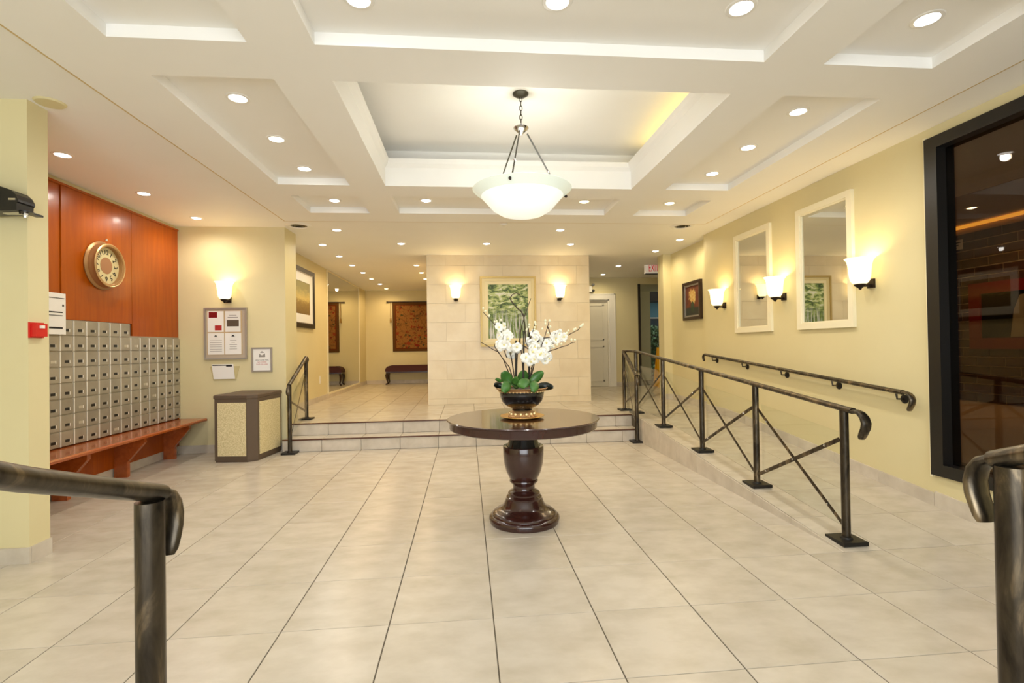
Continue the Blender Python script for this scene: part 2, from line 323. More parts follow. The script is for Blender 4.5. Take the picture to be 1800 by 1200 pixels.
# ramp
rp = MB().prism([V((RX, RY0, -.003)), V((RX, RY1, LV-.004)), V((RX, Y2+.1, LV-.004)), V((RX, Y2+.1, -.05)), V((RX, RY0, -.05))], (XR-RX, 0, 0))
rampo = struct('floor_ramp', rp, 'grout')
xs = [RX, gx(7), gx(8), XR]; ys = [RY0]+[gy(j) for j in range(2, 9) if RY0+.1 < gy(j) < Y2]+[Y2+.02]
ysn = []
for y in ys:
    if ysn and ysn[-1] < RY1 < y: ysn.append(RY1)
    ysn.append(y)
xs = [RX, gx(7), gx(8), XR]
xs = [RX, 2.613, 3.113, XR]
for i in range(3):
    for j in range(len(ysn)-1):
        a, b, c, d = xs[i]+.002, xs[i+1]-.002, ysn[j]+.0018, ysn[j+1]-.0018; za, zb = rampz(c), rampz(d)
        MB().hexa([(a, c, za-.012), (b, c, za-.012), (b, d, zb-.012), (a, d, zb-.012), (a, c, za), (b, c, za), (b, d, zb), (a, d, zb)]).build('tile', 'floor_tile', rampo)
for j in range(len(ysn)-1):                      # tiles facing the side of the ramp
    c, d = ysn[j]+.0015, ysn[j+1]-.0015
    if c > Y1: continue
    d = min(d, Y1); za, zb = rampz(c)-.004, rampz(d)-.004
    MB().prism([V((RX-.012, c, 0)), V((RX-.012, d, 0)), V((RX-.012, d, zb)), V((RX-.012, c, max(za, .002)))], (.012, 0, 0)).build('side_tile', 'base_tile', rampo)
# entrance steps behind the camera (its railings show in the photograph)
es = struct('floor_entrance', MB().box(-2.6, 2.6, -2.6, .35, -.003, .15).box(-2.6, 2.6, -2.6, .05, .15, .30).box(-2.6, 2.6, -2.6, -.25, .30, .45), 'floor_tile')
# ---- walls
WP = 'wall_paint'
struct('wall_left', MB().box(XL-.15, XL, -2.6, 6.85, 0, 3.1), WP); wall_left = bpy.data.objects['wall_left']
CX = -2.775
struct('wall_column', MB().box(XL, CX, 3.44, 3.60, 0, ZC), WP)
wall_mail = struct('wall_notice', MB().box(XL-.15, -2.38, 6.85, 7.28, 0, ZC), WP)
struct('wall_corridor', MB().box(-3.1, CWX, 7.28, 14.55, 0, ZC), WP)
struct('wall_far', MB().box(-3.1, -.68, 14.4, 14.55, 0, ZC), WP)
struct('wall_corridor_right', MB().box(-.70, 2.25, 11.0, 14.4, LV-.01, ZC), WP)
wall_block = struct('wall_center', MB().box(-.68, 2.23, 8.862, 11.0, LV-.01, ZC), 'stone_joint')
WY0, WY1, WZ0, WZ1 = .9, 3.535, .295, 2.865         # dark window in the right wall
struct('wall_right', MB().box(XR, XR+.2, WY1, 7.18, 0, 3.1).box(XR, XR+.2, -2.6, WY0, 0, 3.1).box(XR, XR+.2, WY0, WY1, 0, WZ0).box(XR, XR+.2, WY0, WY1, WZ1, 3.1), WP)
struct('wall_alcove', MB().box(3.72, 3.87, 7.18, 8.75, 0, ZC), WP)
struct('wall_pillar', MB().box(3.57, 3.87, 8.75, 9.0, 0, ZC), WP)
struct('wall_passage', MB().box(3.87, 5.6, 8.85, 9.0, 0, ZC).box(5.6, 5.75, 8.85, 12.1, 0, ZC), WP)
struct('wall_door', MB().box(2.23, 2.56, 11.8, 11.95, LV, ZC).box(3.46, 4.17, 11.8, 11.95, LV, ZC).box(2.56, 3.46, 11.8, 11.95, 2.44, ZC).box(4.17, 5.6, 11.8, 11.95, 2.79, ZC), WP)
fw_ = MB().box(XL, -2.6, -2.75, -2.6, 0, 3.1).box(2.6, XR, -2.75, -2.6, 0, 3.1).box(-2.6, 2.6, -2.75, -2.6, 2.75, 3.1)
struct('wall_front', fw_, WP)
d = struct('door_1', MB().box(-2.6, 2.6, -2.72, -2.66, .45, .52).box(-2.6, 2.6, -2.72, -2.66, 2.68, 2.75), 'frame_black')
for x in (-2.6, -1.3, -.03, 1.27, 2.54): MB().box(x, x+.06, -2.72, -2.66, .52, 2.68).build('mullion', 'frame_black', d)
# stone tiles on the central wall
Y = 8.85
rows = [LV, .42]; z = .42
while z < ZC-.01: z = min(z+.335, ZC); rows.append(z)
for k in range(len(rows)-1):
    x = -.68+(.0 if k % 2 else -.335)
    while x < 2.23:
        a, b = max(x, -.68), min(x+.67, 2.23); x += .67
        if b-a > .02: MB().box(a+.0012, b-.0012, Y-(.008 if k == 0 else 0), Y+.012, rows[k]+.0012, rows[k+1]-.0012).build('stone_tile', 'stone_tile', wall_block)
# ---- baseboards of stone tile
def baseboard(name, a, b, nrm, z0=0, z1=None, h=.10):
    a, b, nrm = V(a), V(b), V(nrm); ln = (b-a).length; t = (b-a).normalized(); z1 = z0 if z1 is None else z1; n = max(1, round(ln/T)); root = None
    zf = z0 if callable(z0) else (lambda p: z0)
    for i in range(n):
        p, q = a+t*(ln*i/n+.0015), a+t*(ln*(i+1)/n-.0015); zp, zq = zf(p), zf(q); e = nrm*.014
        mb = MB().hexa([(p.x, p.y, zp), (q.x, q.y, zq), (q.x+e.x, q.y+e.y, zq), (p.x+e.x, p.y+e.y, zp), (p.x, p.y, zp+h), (q.x, q.y, zq+h), (q.x+e.x, q.y+e.y, zq+h), (p.x+e.x, p.y+e.y, zp+h)])
        if root is None: root = struct(name, mb, 'base_tile')
        else: mb.build('base_tile', 'base_tile', root)
baseboard('baseboard_left', (XL, 3.7, 0), (XL, 6.84, 0), (1, 0, 0))
baseboard('baseboard_left_near', (XL, .4, 0), (XL, 3.44, 0), (1, 0, 0))
baseboard('baseboard_column', (XL, 3.44, 0), (CX+.014, 3.44, 0), (0, -1, 0))
baseboard('baseboard_column_side', (CX, 3.44, 0), (CX, 3.60, 0), (1, 0, 0))
baseboard('baseboard_notice', (XL+.014, 6.85, 0), (-2.38, 6.85, 0), (0, -1, 0))
baseboard('baseboard_corridor', (CWX, 7.3, 0), (CWX, 14.4, 0), (1, 0, 0), LV)
baseboard('baseboard_far', (CWX+.014, 14.4, 0), (-.7, 14.4, 0), (0, -1, 0), LV)
baseboard('baseboard_right', (XR, 7.18, 0), (XR, 3.528, 0), (-1, 0, 0), lambda p: rampz(p.y))
baseboard('baseboard_right_near', (XR, 3.528, 0), (XR, .4, 0), (-1, 0, 0), lambda p: rampz(p.y), h=.115)
baseboard('baseboard_alcove', (3.72, 8.75, 0), (3.72, 7.18, 0), (-1, 0, 0), LV)
baseboard('baseboard_pillar', (3.57, 8.75, 0), (3.72, 8.75, 0), (0, -1, 0), LV)
baseboard('baseboard_door', (3.60, 11.8, 0), (4.15, 11.8, 0), (0, -1, 0), LV)
# ---- ceiling
PX = [-2.22, -1.79, -1.11, -.77, 1.71, 2.07, 2.75, 3.20]; PY = [1.62, 2.02, 2.68, 3.04, 4.98, 5.34, 6.00, 6.40]; ZP = 2.92; ZT = 2.987
cm = MB()
def flat(mb, x0, x1, y0, y1, z): mb.quad((x0, y0, z), (x0, y1, z), (x1, y1, z), (x1, y0, z))
flat(cm, XL, PX[0], -2.6, 14.4, ZC); flat(cm, PX[-1], 5.6, -2.6, 14.4, ZC); flat(cm, PX[0], PX[-1], PY[-1], 14.4, ZC); flat(cm, PX[0], PX[-1], -2.6, PY[0], ZC)
ceil = struct('ceiling', cm, 'ceiling_paint')
cg = MB()
for i in range(7):
    for j in range(7):
        if not (i % 2 and j % 2): flat(cg, PX[i], PX[i+1], PY[j], PY[j+1], ZP)
for a, b in (((PX[0], PY[0]), (PX[0], PY[-1])), ((PX[0], PY[-1]), (PX[-1], PY[-1])), ((PX[-1], PY[-1]), (PX[-1], PY[0])), ((PX[-1], PY[0]), (PX[0], PY[0]))):
    cg.quad((*a, ZP), (*b, ZP), (*b, ZC+.01), (*a, ZC+.01))
mat('shadow_gap_tan', (206, 182, 130), .7)  # tan stands in for the shade of the gap around the dropped panel
grid = cg.build('coffer_grid', 'ceiling_paint', ceil)
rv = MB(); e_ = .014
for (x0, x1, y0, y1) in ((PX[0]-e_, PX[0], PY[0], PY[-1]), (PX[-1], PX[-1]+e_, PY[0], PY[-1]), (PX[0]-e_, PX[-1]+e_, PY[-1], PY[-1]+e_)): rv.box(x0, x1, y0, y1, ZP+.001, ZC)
rv.build('shadow_gap_strip', 'shadow_gap_tan', grid)  # solid strip, coloured as the panel's thin shadow line
def ring(mb, x0, x1, y0, y1, z0, z1, e0=0, e1=0):
    A = [(x0-e0, y0-e0, z0), (x1+e0, y0-e0, z0), (x1+e0, y1+e0, z0), (x0-e0, y1+e0, z0)]; B = [(x0-e1, y0-e1, z1), (x1+e1, y0-e1, z1), (x1+e1, y1+e1, z1), (x0-e1, y1+e1, z1)]
    for i in range(4): j = (i+1) % 4; mb.quad(A[i], A[j], B[j], B[i])
for i in (1, 3, 5):
    for j in (1, 3, 5):
        x0, x1, y0, y1 = PX[i], PX[i+1], PY[j], PY[j+1]; mb = MB()
        if (i, j) == (3, 3):
            ring(mb, x0, x1, y0, y1, ZP, 3.10); ring(mb, x0, x1, y0, y1, 3.10, 3.135, 0, -.03); ring(mb, x0, x1, y0, y1, 3.135, 3.18, -.03, -.04)
            ring(mb, x0, x1, y0, y1, 3.18, 3.18, -.04, .16); ring(mb, x0, x1, y0, y1, 3.18, 3.33, .16, .16); flat(mb, x0-.16, x1+.16, y0-.16, y1+.16, 3.33)
        else:
            ring(mb, x0, x1, y0, y1, ZP, ZT); flat(mb, x0, x1, y0, y1, ZT)
        mb.build('coffer', 'ceiling_paint', grid)
t = MB().tube([(1.80, 3.2, 3.21), (1.80, 4.85, 3.21)], .014, 6)
tag(t.build('cove_light', 'cove_tube', origin=(1.80, 4.0, 3.18)), 'warm strip light tucked in the cove of the central ceiling recess', 'light')
# ------------------------------------------------------------------ dark window and the lounge behind it
wn = struct('window_1', MB().box(XR-.03, XR+.12, WY1-.10, WY1, WZ0, WZ1).box(XR-.03, XR+.12, WY0, WY0+.10, WZ0, WZ1).box(XR-.03, XR+.12, WY0+.10, WY1-.10, WZ1-.09, WZ1).box(XR-.03, XR+.12, WY0+.10, WY1-.10, WZ0, WZ0+.09), 'frame_black')
MB().box(XR+.05, XR+.058, WY0+.10, WY1-.10, WZ0+.09, WZ1-.09).build('pane', 'tinted_glass', wn)
MB().box(XR-.012, XR+.03, WY1, WY1+.025, WZ0-.02, WZ1+.02).build('casing', 'cream_frame', wn)
BX, LZ0, LZ1 = 7.6, .385, 3.07
struct('floor_lounge', MB().box(XR+.2, BX, .2, 8.4, LZ0-.1, LZ0), 'lounge_floor')
struct('ceiling_lounge', MB().box(XR+.2, BX+.2, .2, 8.4, LZ1, LZ1+.1), 'lounge_ceiling')
struct('wall_lounge', MB().box(XR+.2, BX+.2, 8.4, 8.5, LZ0, LZ1).box(XR+.2, BX+.2, .1, .2, LZ0, LZ1), 'lounge_ceiling')
bw = struct('wall_brick', MB().box(BX, BX+.2, .2, 8.4, LZ0, LZ1), 'mortar')
bm = MB().box(-.010, 0, -.194, .194, -.060, .060).mesh('brick', 'brick')
rest = MB(); r_ = 0; z = LZ0+.075
while z < LZ1-.08:
    y = .6+(.2 if r_ % 2 else 0)
    while y < 8.15:
        if 5.3 < y < 7.9: piece('brick', bm, bw, (BX, y, z))
        else: rest.box(BX-.010, BX, y-.194, y+.194, z-.060, z+.060)
        y += .40
    z += .134; r_ += 1
o = rest.build('brick_field', 'brick', bw); o['kind'] = 'stuff'
tag(MB().box(BX-.05, BX-.01, 3, 8.3, LZ1-.055, LZ1-.01).build('cove_strip', 'cove_amber', origin=(BX-.03, 5.6, LZ1)), 'amber glowing strip along the top of the brick wall behind dark glass', 'light')
a = atX(1708, 500, BX); b = atX(1712, 613, BX); ya, zt_, zb_ = a.y, a.z, b.z
fr = FR(BX-.010, ya, 0)
pic = thing('red_framed_picture', (BX, ya-.8, zb_), 'red framed dark picture on the brick wall behind the tinted window', 'picture')
mb = MB()
for q in ((0, 1.6, zt_-.16, zt_), (0, 1.6, zb_, zb_+.16), (0, .16, zb_+.16, zt_-.16), (1.44, 1.6, zb_+.16, zt_-.16)): mb.obox(fr, *q, 0, .05)
mb.build('frame', 'dark_red', pic); MB().obox(fr, .16, 1.44, zb_+.16, zt_-.16, 0, .02).build('canvas', 'art_black', pic)
MB().prism([fr[0]+fr[1]*x+fr[2]*z_+fr[3]*.021 for x, z_ in ((.55, zb_+.17), (1.3, zb_+.17), (1.35, zb_+.7), (1.1, zb_+.8), (.68, zb_+.75), (.6, zb_+.55))], fr[3]*.002).build('painted_armchair', 'art_pale', pic)
nt = thing('wall_notice_card', (BX, ya+.35, LZ1-.35), 'small white printed card high on the brick wall behind dark glass', 'sign')
MB().obox(FR(BX-.010, ya+.33, LZ1-.36), 0, .22, 0, .15, 0, .006).build('card', 'paper', nt)
for q in range(3): MB().obox(FR(BX-.010, ya+.33, LZ1-.36), .03, .19-.03*q, .10-.04*q, .115-.04*q, .006, .007).build('print_line', 'ink', nt)
# ------------------------------------------------------------------ wood panelling, mailboxes, bench, clock
WX = XL+.028
for (a, b, z0, z1) in ((3.69, 4.966, 1.64, 2.885), (4.970, 5.944, 1.64, 2.885), (5.950, 6.845, 1.502, 2.885), (3.69, 6.845, .10, .42), (6.872-.03, 6.848, .42, 1.50)):
    if b-a > .001: MB().box(XL, WX-(.01 if a < 4 and z0 > 1 else 0), a, b, z0, z1).build('wood_panel', 'cherry_wood', wall_left)
MB().box(XL, WX-.012, 3.69, 6.847, .42, 2.89).build('panel_backing', 'seam_dark', wall_left)
MB().box(XL, WX+.012, 3.69, 6.848, 2.885, 2.905).build('panel_cap', 'cherry_wood', wall_left)
mbk = thing('mailbox_bank', (XL+.02, 5.65, .46), 'wall of grey metal mailboxes with small dark name slots above the wooden bench', 'mailboxes')
MB().box(XL+.015, WX+.004, 4.44, 6.843, .462, 1.502).box(XL+.015, WX+.004, 4.44, 5.90, 1.502, 1.636).build('cabinet', 'mailbox_metal', mbk)
CW, RH = .1615, .1467
dm = MB().box(0, .012, -.071, .071, -.066, .066).mesh('mailbox_door', 'mailbox_metal')
fm = MB().box(0, .013, -.006, .006, -.070, .070).mesh('divider', 'mailbox_frame')
s1 = MB().box(0, .0015, -.030, .022, -.0125, .0125).mesh('name_slot', 'slot_dark'); s2 = MB().box(0, .0015, -.030, .022, -.0125, .0125).mesh('name_slot', 'slot_label')
sl = MB().box(0, .0025, .022, .032, -.016, .0125).mesh('slot_lip', 'mailbox_frame')
for c in range(-2, 13):
    for r in range(8):
        if r == 7 and c > 6: continue
        yc, zc = 4.764+(c+.5)*CW, .46+(r+.5)*RH; off = V((WX+.004, yc, zc))-mbk.location
        d = piece('mailbox_door', dm, mbk, off); piece('name_slot', s2 if random.random() < .1 else s1, d, (.012, 0.005, -.022)); piece('slot_lip', sl, d, (.012, .005, -.022))
        piece('divider', fm, mbk, off+V((0, -CW/2+.004, 0)))
wb = thing('wall_bench', (XL+.2, 5.3, 0), 'long reddish wooden bench shelf running under the metal mailboxes', 'bench')
fx = -3.36
MB().prism([V((XL+.016, 3.70, z)) + V((x, 0, 0)) for x, z in ((0, .412), (fx-XL-.04, .412), (fx-XL-.018, .42), (fx-XL-.016, .44), (fx-XL-.03, .452), (0, .452))], (0, 3.12, 0)).build('bench_top', 'bench_wood', wb)
for y in (4.86, 5.66, 6.52):
    MB().prism([V((x, y-.02, z)) for x, z in ((XL+.03, 0), (XL+.16, 0), (XL+.16, .16), (fx-.06, .36), (fx-.06, .412), (XL+.03, .412))], (0, .045, 0)).build('bench_support', 'bench_wood', wb)
ck = thing('wall_clock', (WX, 5.47, 2.21), 'round antique brass clock hanging on the orange wood panelling', 'clock')
c0 = (WX, 5.48, 2.215); R0 = .245
MB().lathe([(0, 0), (R0, 0), (R0+.004, .012), (R0-.006, .022), (R0-.018, .028), (R0-.022, .05), (R0-.03, .07), (R0-.026, .084), (R0-.036, .092), (R0-.05, .088), (R0-.055, .045), (0, .045)], c0, 40, 'X').build('case', 'gold_dark', ck)
MB().lathe([(R0-.052, .08), (R0-.03, .095), (R0-.022, .088)], c0, 40, 'X', caps=False).build('bezel', 'gold', ck)
mat('clock_face', (214, 200, 150), .6); mat('clock_centre', (164, 116, 76), .6)
fc = MB().lathe([(.0001, .046), (R0-.056, .046)], c0, 40, 'X', smooth=False, caps=False).build('dial', 'clock_face', ck)
MB().lathe([(.0001, .048), (.085, .048)], c0, 32, 'X', smooth=False, caps=False).build('dial_centre', 'clock_centre', fc)
for n_ in range(1, 13):
    a = math.radians(90-30*n_); ctr = V((c0[0]+.048, c0[1]+.135*math.cos(a), c0[2]+.135*math.sin(a))); an = a-math.pi/2
    r_v = V((0, math.cos(an), math.sin(an))); u_v = V((0, -math.sin(an), math.cos(an)))
    textmesh(str(n_), .075 if n_ < 10 else .068, (ctr, r_v, u_v, V((1, 0, 0)))).build('numeral', 'ink', fc)
MB().lathe([(0, 0), (.012, 0), (.014, .01), (.009, .022)], (WX+.05, 5.48, 2.215+R0+.008), 8).build('hanger', 'bolt_steel', ck)
nb_ = thing('directory_board', (XL+.05, 4.83, 1.49), 'white printed notice panel beside the mailboxes at the column edge', 'notice')
fr = FL(WX+.02, 4.60, 1.495)
MB().obox(fr, 0, .357, 0, .375, 0, .025).build('panel', 'paper', nb_)
for (x0, x1, z_, h) in ((.02, .34, .325, .006), (.02, .32, .195, .010), (.02, .32, .168, .006), (.02, .32, .05, .016), (.318, .335, .255, .02)): MB().obox(fr, x0, x1, z_, z_+h, .025, .0265).build('printed_line', 'ink', nb_)
fa = thing('fire_alarm_pull', (CX, 3.52, 1.38), 'red fire alarm pull station on the side of the cream column', 'alarm')
p0 = atX(49, 566, CX); p1 = atX(74, 594, CX); fr = FL(CX, p0.y, p1.z); wA, hA = max(.09, p1.y-p0.y), p0.z-p1.z
MB().obox(fr, 0, wA, 0, hA, 0, .012).obox(fr, .008, wA-.008, .008, hA-.008, .012, .04).build('body', 'red_plastic', fa); MB().obox(fr, wA*.35, wA*.65, hA*.62, hA*.8, .04, .048).build('handle', 'white_paint', fa)
sp = thing('wall_speaker', (-3.05, 3.44, 2.3), 'black rounded loudspeaker on a metal bracket on the column front', 'speaker')
P = lambda x, y: atY(x, y, 3.28)
q = [P(-95, 312), P(-40, 316), P(0, 327), P(18, 333), P(27, 341), P(32, 350), P(32, 354), P(29.5, 356), P(28.5, 369), P(-95, 374)]
MB().prism([V((p.x, 3.28, p.z)) for p in q], (0, .12, 0)).build('cabinet', 'black_plastic', sp)
e_ = P(22, 350); MB().box(e_.x-.02, e_.x+.02, 3.274, 3.281, e_.z-.006, e_.z+.006).build('badge', 'bolt_steel', sp)
e_ = P(28, 371); MB().box(e_.x-.09, e_.x+.0, 3.30, 3.33, e_.z-.01, e_.z+.006).lathe([(.012, -.03), (.014, -.012), (.012, 0)], (e_.x+.022, 3.32, e_.z+.0), 8).build('bracket', 'chrome', sp)
MB().lathe([(.0, 0), (.035, .004), (.035, .012), (0, .014)], (e_.x+.018, 3.33, e_.z), 12).box(e_.x-.01, e_.x+.03, 3.34, 3.44, e_.z+.002, e_.z+.014).build('bracket_arm', 'black_plastic', sp)
# ------------------------------------------------------------------ notice wall things
WYN = 6.85
bb = thing('bulletin_board', (-3.13, WYN, 1.21), 'taupe framed bulletin board with four pinned white pages under a sconce', 'bulletin board')
fr = FY(-3.395, WYN, 1.21); MB().obox(fr, 0, .535, 0, .675, 0, .02).build('backing', 'fabric_taupe', bb)
mb = MB()
for q in ((0, .535, .655, .675), (0, .535, 0, .02), (0, .02, .02, .655), (.515, .535, .02, .655)): mb.obox(fr, *q, .02, .035)
mb.build('frame', 'silver_frame', bb)
MB().obox(fr, .035, .475, .06, .635, .02, .023).build('cork_strip', 'cork', bb)
pages = [(.045, .245, .36, .63), (.265, .455, .36, .63), (.045, .248, .065, .345), (.262, .462, .065, .345)]
for k, (x0, x1, z0, z1) in enumerate(pages):
    pg = MB().obox(fr, x0, x1, z0, z1, .023, .026).build('page', 'paper', bb)
    if k == 0: MB().obox(fr, x0+.015, x0+.12, z1-.085, z1-.012, .026, .0265).build('photo_print', 'dark_red', pg); MB().obox(fr, x0+.09, x0+.175, z0+.02, z0+.085, .026, .0265).build('photo_print', 'ink_red', pg)
    if k == 1:
        MB().obox(fr, x0+.02, x1-.02, z0+.07, z0+.155, .026, .0265).build('photo_print', 'bin_brown', pg); mb = MB()
        mb.obox(fr, x0+.05, x1-.05, z1-.06, z1-.052, .026, .0265).obox(fr, x0+.03, x1-.03, z1-.085, z1-.077, .026, .0265).build('text_line', 'ink_grey', pg)
    if k > 1:
        o_, r_, u_, n_ = fr; xc = (x0+x1)/2
        MB().prism([o_+r_*(xc+a)+u_*(z1+b)+n_*.026 for a, b in ((-.02, -.045), (.02, -.045), (0, -.025))], n_*.006).build('clip', 'ink', pg)
        mb = MB()
        for q in range(6 if k == 2 else 5): hw = .075 if k == 2 else random.uniform(.02, .05); mb.obox(fr, xc-hw, xc+hw, z1-.10-q*.028, z1-.094-q*.028, .026, .0265)
        mb.build('text_line', 'ink_grey', pg)
sg = thing('framed_mail_sign', (-2.68, WYN, 1.04), 'small silver framed mail sign with envelope picture beside the bulletin board', 'sign')
fr = FY(-2.812, WYN, 1.038); mb = MB(); Wd, Hd = .262, .322
for q in ((0, Wd, Hd-.02, Hd), (0, Wd, 0, .02), (0, .022, .02, Hd-.02), (Wd-.022, Wd, .02, Hd-.02)): mb.obox(fr, *q, 0, .018)
mb.build('frame', 'silver_frame', sg); MB().obox(fr, .02, Wd-.02, .018, Hd-.018, 0, .010).build('sheet', 'paper', sg)
o_, r_, u_, n_ = fr
MB().prism([o_+r_*(Wd/2+a)+u_*b+n_*.0105 for a, b in ((-.038, .195), (.042, .195), (.040, .24), (0, .275), (-.034, .24))], n_*.001).build('envelope_print', 'ink_grey', sg)
MB().prism([o_+r_*(Wd/2+a)+u_*b+n_*.012 for a, b in ((-.032, .24), (0, .217), (.036, .24), (.034, .25), (-.03, .25))], n_*.0005).build('envelope_flap', 'paper', sg)
for tx, z_, mm, sz in (('ONLY JUNK MAIL', .155, 'ink', .022), ('NO COFFEE', .127, 'ink_red', .021), ('CUPS OR CANS', .10, 'ink_red', .021)):
    textmesh(tx, sz, (o_+r_*(Wd/2)+u_*z_+n_*.0105, r_, u_, n_), .0003).build('lettering', mm, sg)
pk = thing('leaflet_pocket', (-3.15, WYN, .93), 'clear wall pocket holding a crooked white leaflet below the bulletin board', 'leaflet')
fr = FY(-3.16, WYN, 0); o_, r_, u_, n_ = fr
MB().prism([o_+r_*a+u_*b+n_*.002 for a, b in ((-.175, 1.12), (-.135, .935), (.15, .935), (.195, 1.12))], n_*.004).build('pocket', 'acrylic', pk)
lf = MB().prism([o_+r_*a+u_*b+n_*.012 for a, b in ((-.15, 1.148), (-.125, .955), (.14, .955), (.12, 1.148))], n_*.004).build('leaflet', 'paper', pk)
MB().prism([o_+r_*a+u_*b+n_*.0165 for a, b in ((-.14, 1.138), (-.139, 1.128), (.03, 1.128), (.032, 1.115), (.105, 1.115), (.107, 1.138))], n_*.0005).build('printed_band', 'ink', lf)
# rubbish bin
tb = thing('waste_bin', (-2.72, 6.45, 0), 'brown waste bin with cream pebbled side panels standing against the notice wall', 'bin')
bp = [V((-2.985, 6.22, 0)), V((-2.60, 6.18, 0)), V((-2.505, 6.25, 0)), V((-2.43, 6.80, 0)), V((-2.93, 6.82, 0))]
HB = .80
MB().prism([p+V((0, 0, .02)) for p in bp], (0, 0, HB-.07)).build('body', 'bin_brown', tb)
ct = sum(bp, V())/5
mb = MB(); n0 = 0; prof = [(1.0, HB-.05), (1.03, HB-.045), (1.03, HB-.012), (.985, HB), (.0001, HB+.012)]; kk = len(bp)
for sc_, z_ in prof: mb.v += [tuple(ct+(p-ct)*sc_+V((0, 0, z_))) for p in bp]
for q in range(len(prof)-1):
    for i in range(kk): j = (i+1) % kk; mb.face((q*kk+i, q*kk+j, (q+1)*kk+j, (q+1)*kk+i))
mb.build('lid', 'bin_brown', tb)
MB().prism([ct+(p-ct)*.97 for p in bp], (0, 0, .022)).build('base', 'bin_brown', tb)
for (i, j, m0, m1) in ((0, 1, .10, .97), (2, 3, .06, .93)):
    a, b = bp[i], bp[j]; t_ = (b-a); nn = V((t_.y, -t_.x, 0)).normalized(); t_ = t_.normalized(); ln = (bp[j]-bp[i]).length
    MB().obox((a, t_, V((0, 0, 1)), nn), ln*m0, ln*m1, .075, HB-.095, -.002, .008).build('side_panel', 'bin_pebble', tb)
# ------------------------------------------------------------------ wall lamps
def sconce():
    r = thing('wall_sconce', (0, 0, 0), 'x', 'sconce', 'frosted bell wall sconces')
    MB().box(-.035, .035, -.02, 0, -.03, .05).box(-.012, .012, -.10, -.01, -.018, .002).build('wall_plate', 'dark_bronze', r)
    c = (0, -.115, 0)
    MB().lathe([(.004, -.045), (.012, -.038), (.014, -.03), (.04, -.012), (.048, 0), (.045, .006), (.02, .006)], c, 16).build('finial', 'dark_bronze', r)
    MB().lathe([(.03, .006), (.055, .012), (.072, .035), (.080, .07), (.085, .13), (.090, .175), (.100, .21), (.118, .232), (.112, .232), (.094, .208), (.084, .17), (.078, .12), (.072, .07), (.06, .03), (.03, .014)], c, 28, caps=False).build('glass_shade', 'sconce_glass', r)
    l = bpy.data.lights.new('sconce_bulb', 'POINT'); l.energy = P_SCONCE; l.color = (1, .82, .50); l.shadow_soft_size = .03
    lo = bpy.data.objects.new('sconce_bulb', l); COL.objects.link(lo); lo.parent = r; lo.location = (0, -.105, .17); return r
sc0 = sconce(); RXW = -math.pi/2
for i, (loc, rz, lab) in enumerate([((-3.095, 6.85, 1.98), 0, 'lit bell sconce above the bulletin board'), ((-.172, 8.85, 2.165), 0, 'lit bell sconce left of the garden painting'), ((1.672, 8.85, 2.165), 0, 'lit bell sconce right of the garden painting'),
        ((XR, 6.60, 1.835), RXW, 'lit bell sconce between the flower painting and first framed mirror'), ((XR, 5.30, 1.825), RXW, 'lit bell sconce between the two framed mirrors'), ((XR, 4.085, 1.82), RXW, 'lit bell sconce between the second mirror and the dark window')]):
    o = sc0 if i == 0 else copy_tree(sc0); o.location = loc; o.rotation_euler.z = rz; o['label'] = lab
# ------------------------------------------------------------------ pictures and mirrors
def frame_parts(root, fr, w_, h_, prof, mats, name='frame'):      # prof: list of (inset0, inset1, depth)
    for k, (i0, i1, dp) in enumerate(prof):
        mb = MB(); mb.obox(fr, i0, w_-i0, h_-i1, h_-i0, 0, dp).obox(fr, i0, w_-i0, i0, i1, 0, dp).obox(fr, i0, i1, i1, h_-i1, 0, dp).obox(fr, w_-i1, w_-i0, i1, h_-i1, 0, dp)
        mb.build(name if k == 0 else ('inner_frame' if k == 1 else 'mat_border'), mats[k], root)
for (ya, yb, lab) in ((6.30, 5.515, 'tall cream framed mirror nearer the flower painting'), (5.05, 4.27, 'tall cream framed mirror nearer the dark window')):
    mr = thing('wall_mirror', (XR, (ya+yb)/2, 1.455), lab, 'mirror', 'cream framed mirrors on the right wall'); fr = FR(XR, ya, 1.455)
    frame_parts(mr, fr, ya-yb, 1.27, [(0, .06, .035), (.045, .075, .022)], ['cream_frame', 'cream_frame'])
    MB().obox(fr, .07, ya-yb-.07, .07, 1.20, .004, .010).build('mirror_glass', 'mirror_glass', mr); 
gp = thing('garden_painting', (.75, 8.85, 1.325), 'green garden painting in a wide cream and gold frame between two sconces', 'painting'); fr = FY(.252, 8.85, 1.325)
mat('art_frame', (214, 198, 152), .45, .25); mat('art_frame_gold', (186, 162, 104), .4, .5); mat('art_liner', (232, 220, 182), .6)
frame_parts(gp, fr, .996, 1.243, [(0, .035, .05), (.035, .085, .038), (.085, .142, .03)], ['art_frame_gold', 'art_frame', 'art_liner'])
MB().obox(fr, .135, .861, .135, 1.108, 0, .018).build('canvas', 'art_garden', gp)
fp = thing('flower_painting', (3.72, 7.87, 1.715), 'small dark framed painting of a yellow bouquet in the right alcove', 'painting'); fr = FR(3.72, 8.19, 1.714)
frame_parts(fp, fr, .64, .63, [(0, .05, .045), (.05, .075, .035)], ['dark_wood', 'silver_frame']); MB().obox(fr, .07, .57, .07, .56, 0, .02).build('canvas', 'art_bouquet', fp)
lp = thing('landscape_print', (CWX, 9.0, 1.70), 'black framed landscape print with pale mount on the left corridor wall', 'picture'); fr = FL(CWX, atX(550, 540, CWX).y-1.42, 1.70)
frame_parts(lp, fr, 1.42, 1.03, [(0, .075, .04), (.075, .09, .032), (.09, .235, .022)], ['frame_black', 'silver_frame', 'paper']); MB().obox(fr, .21, 1.21, .21, .82, 0, .016).build('print', 'art_landscape', lp)
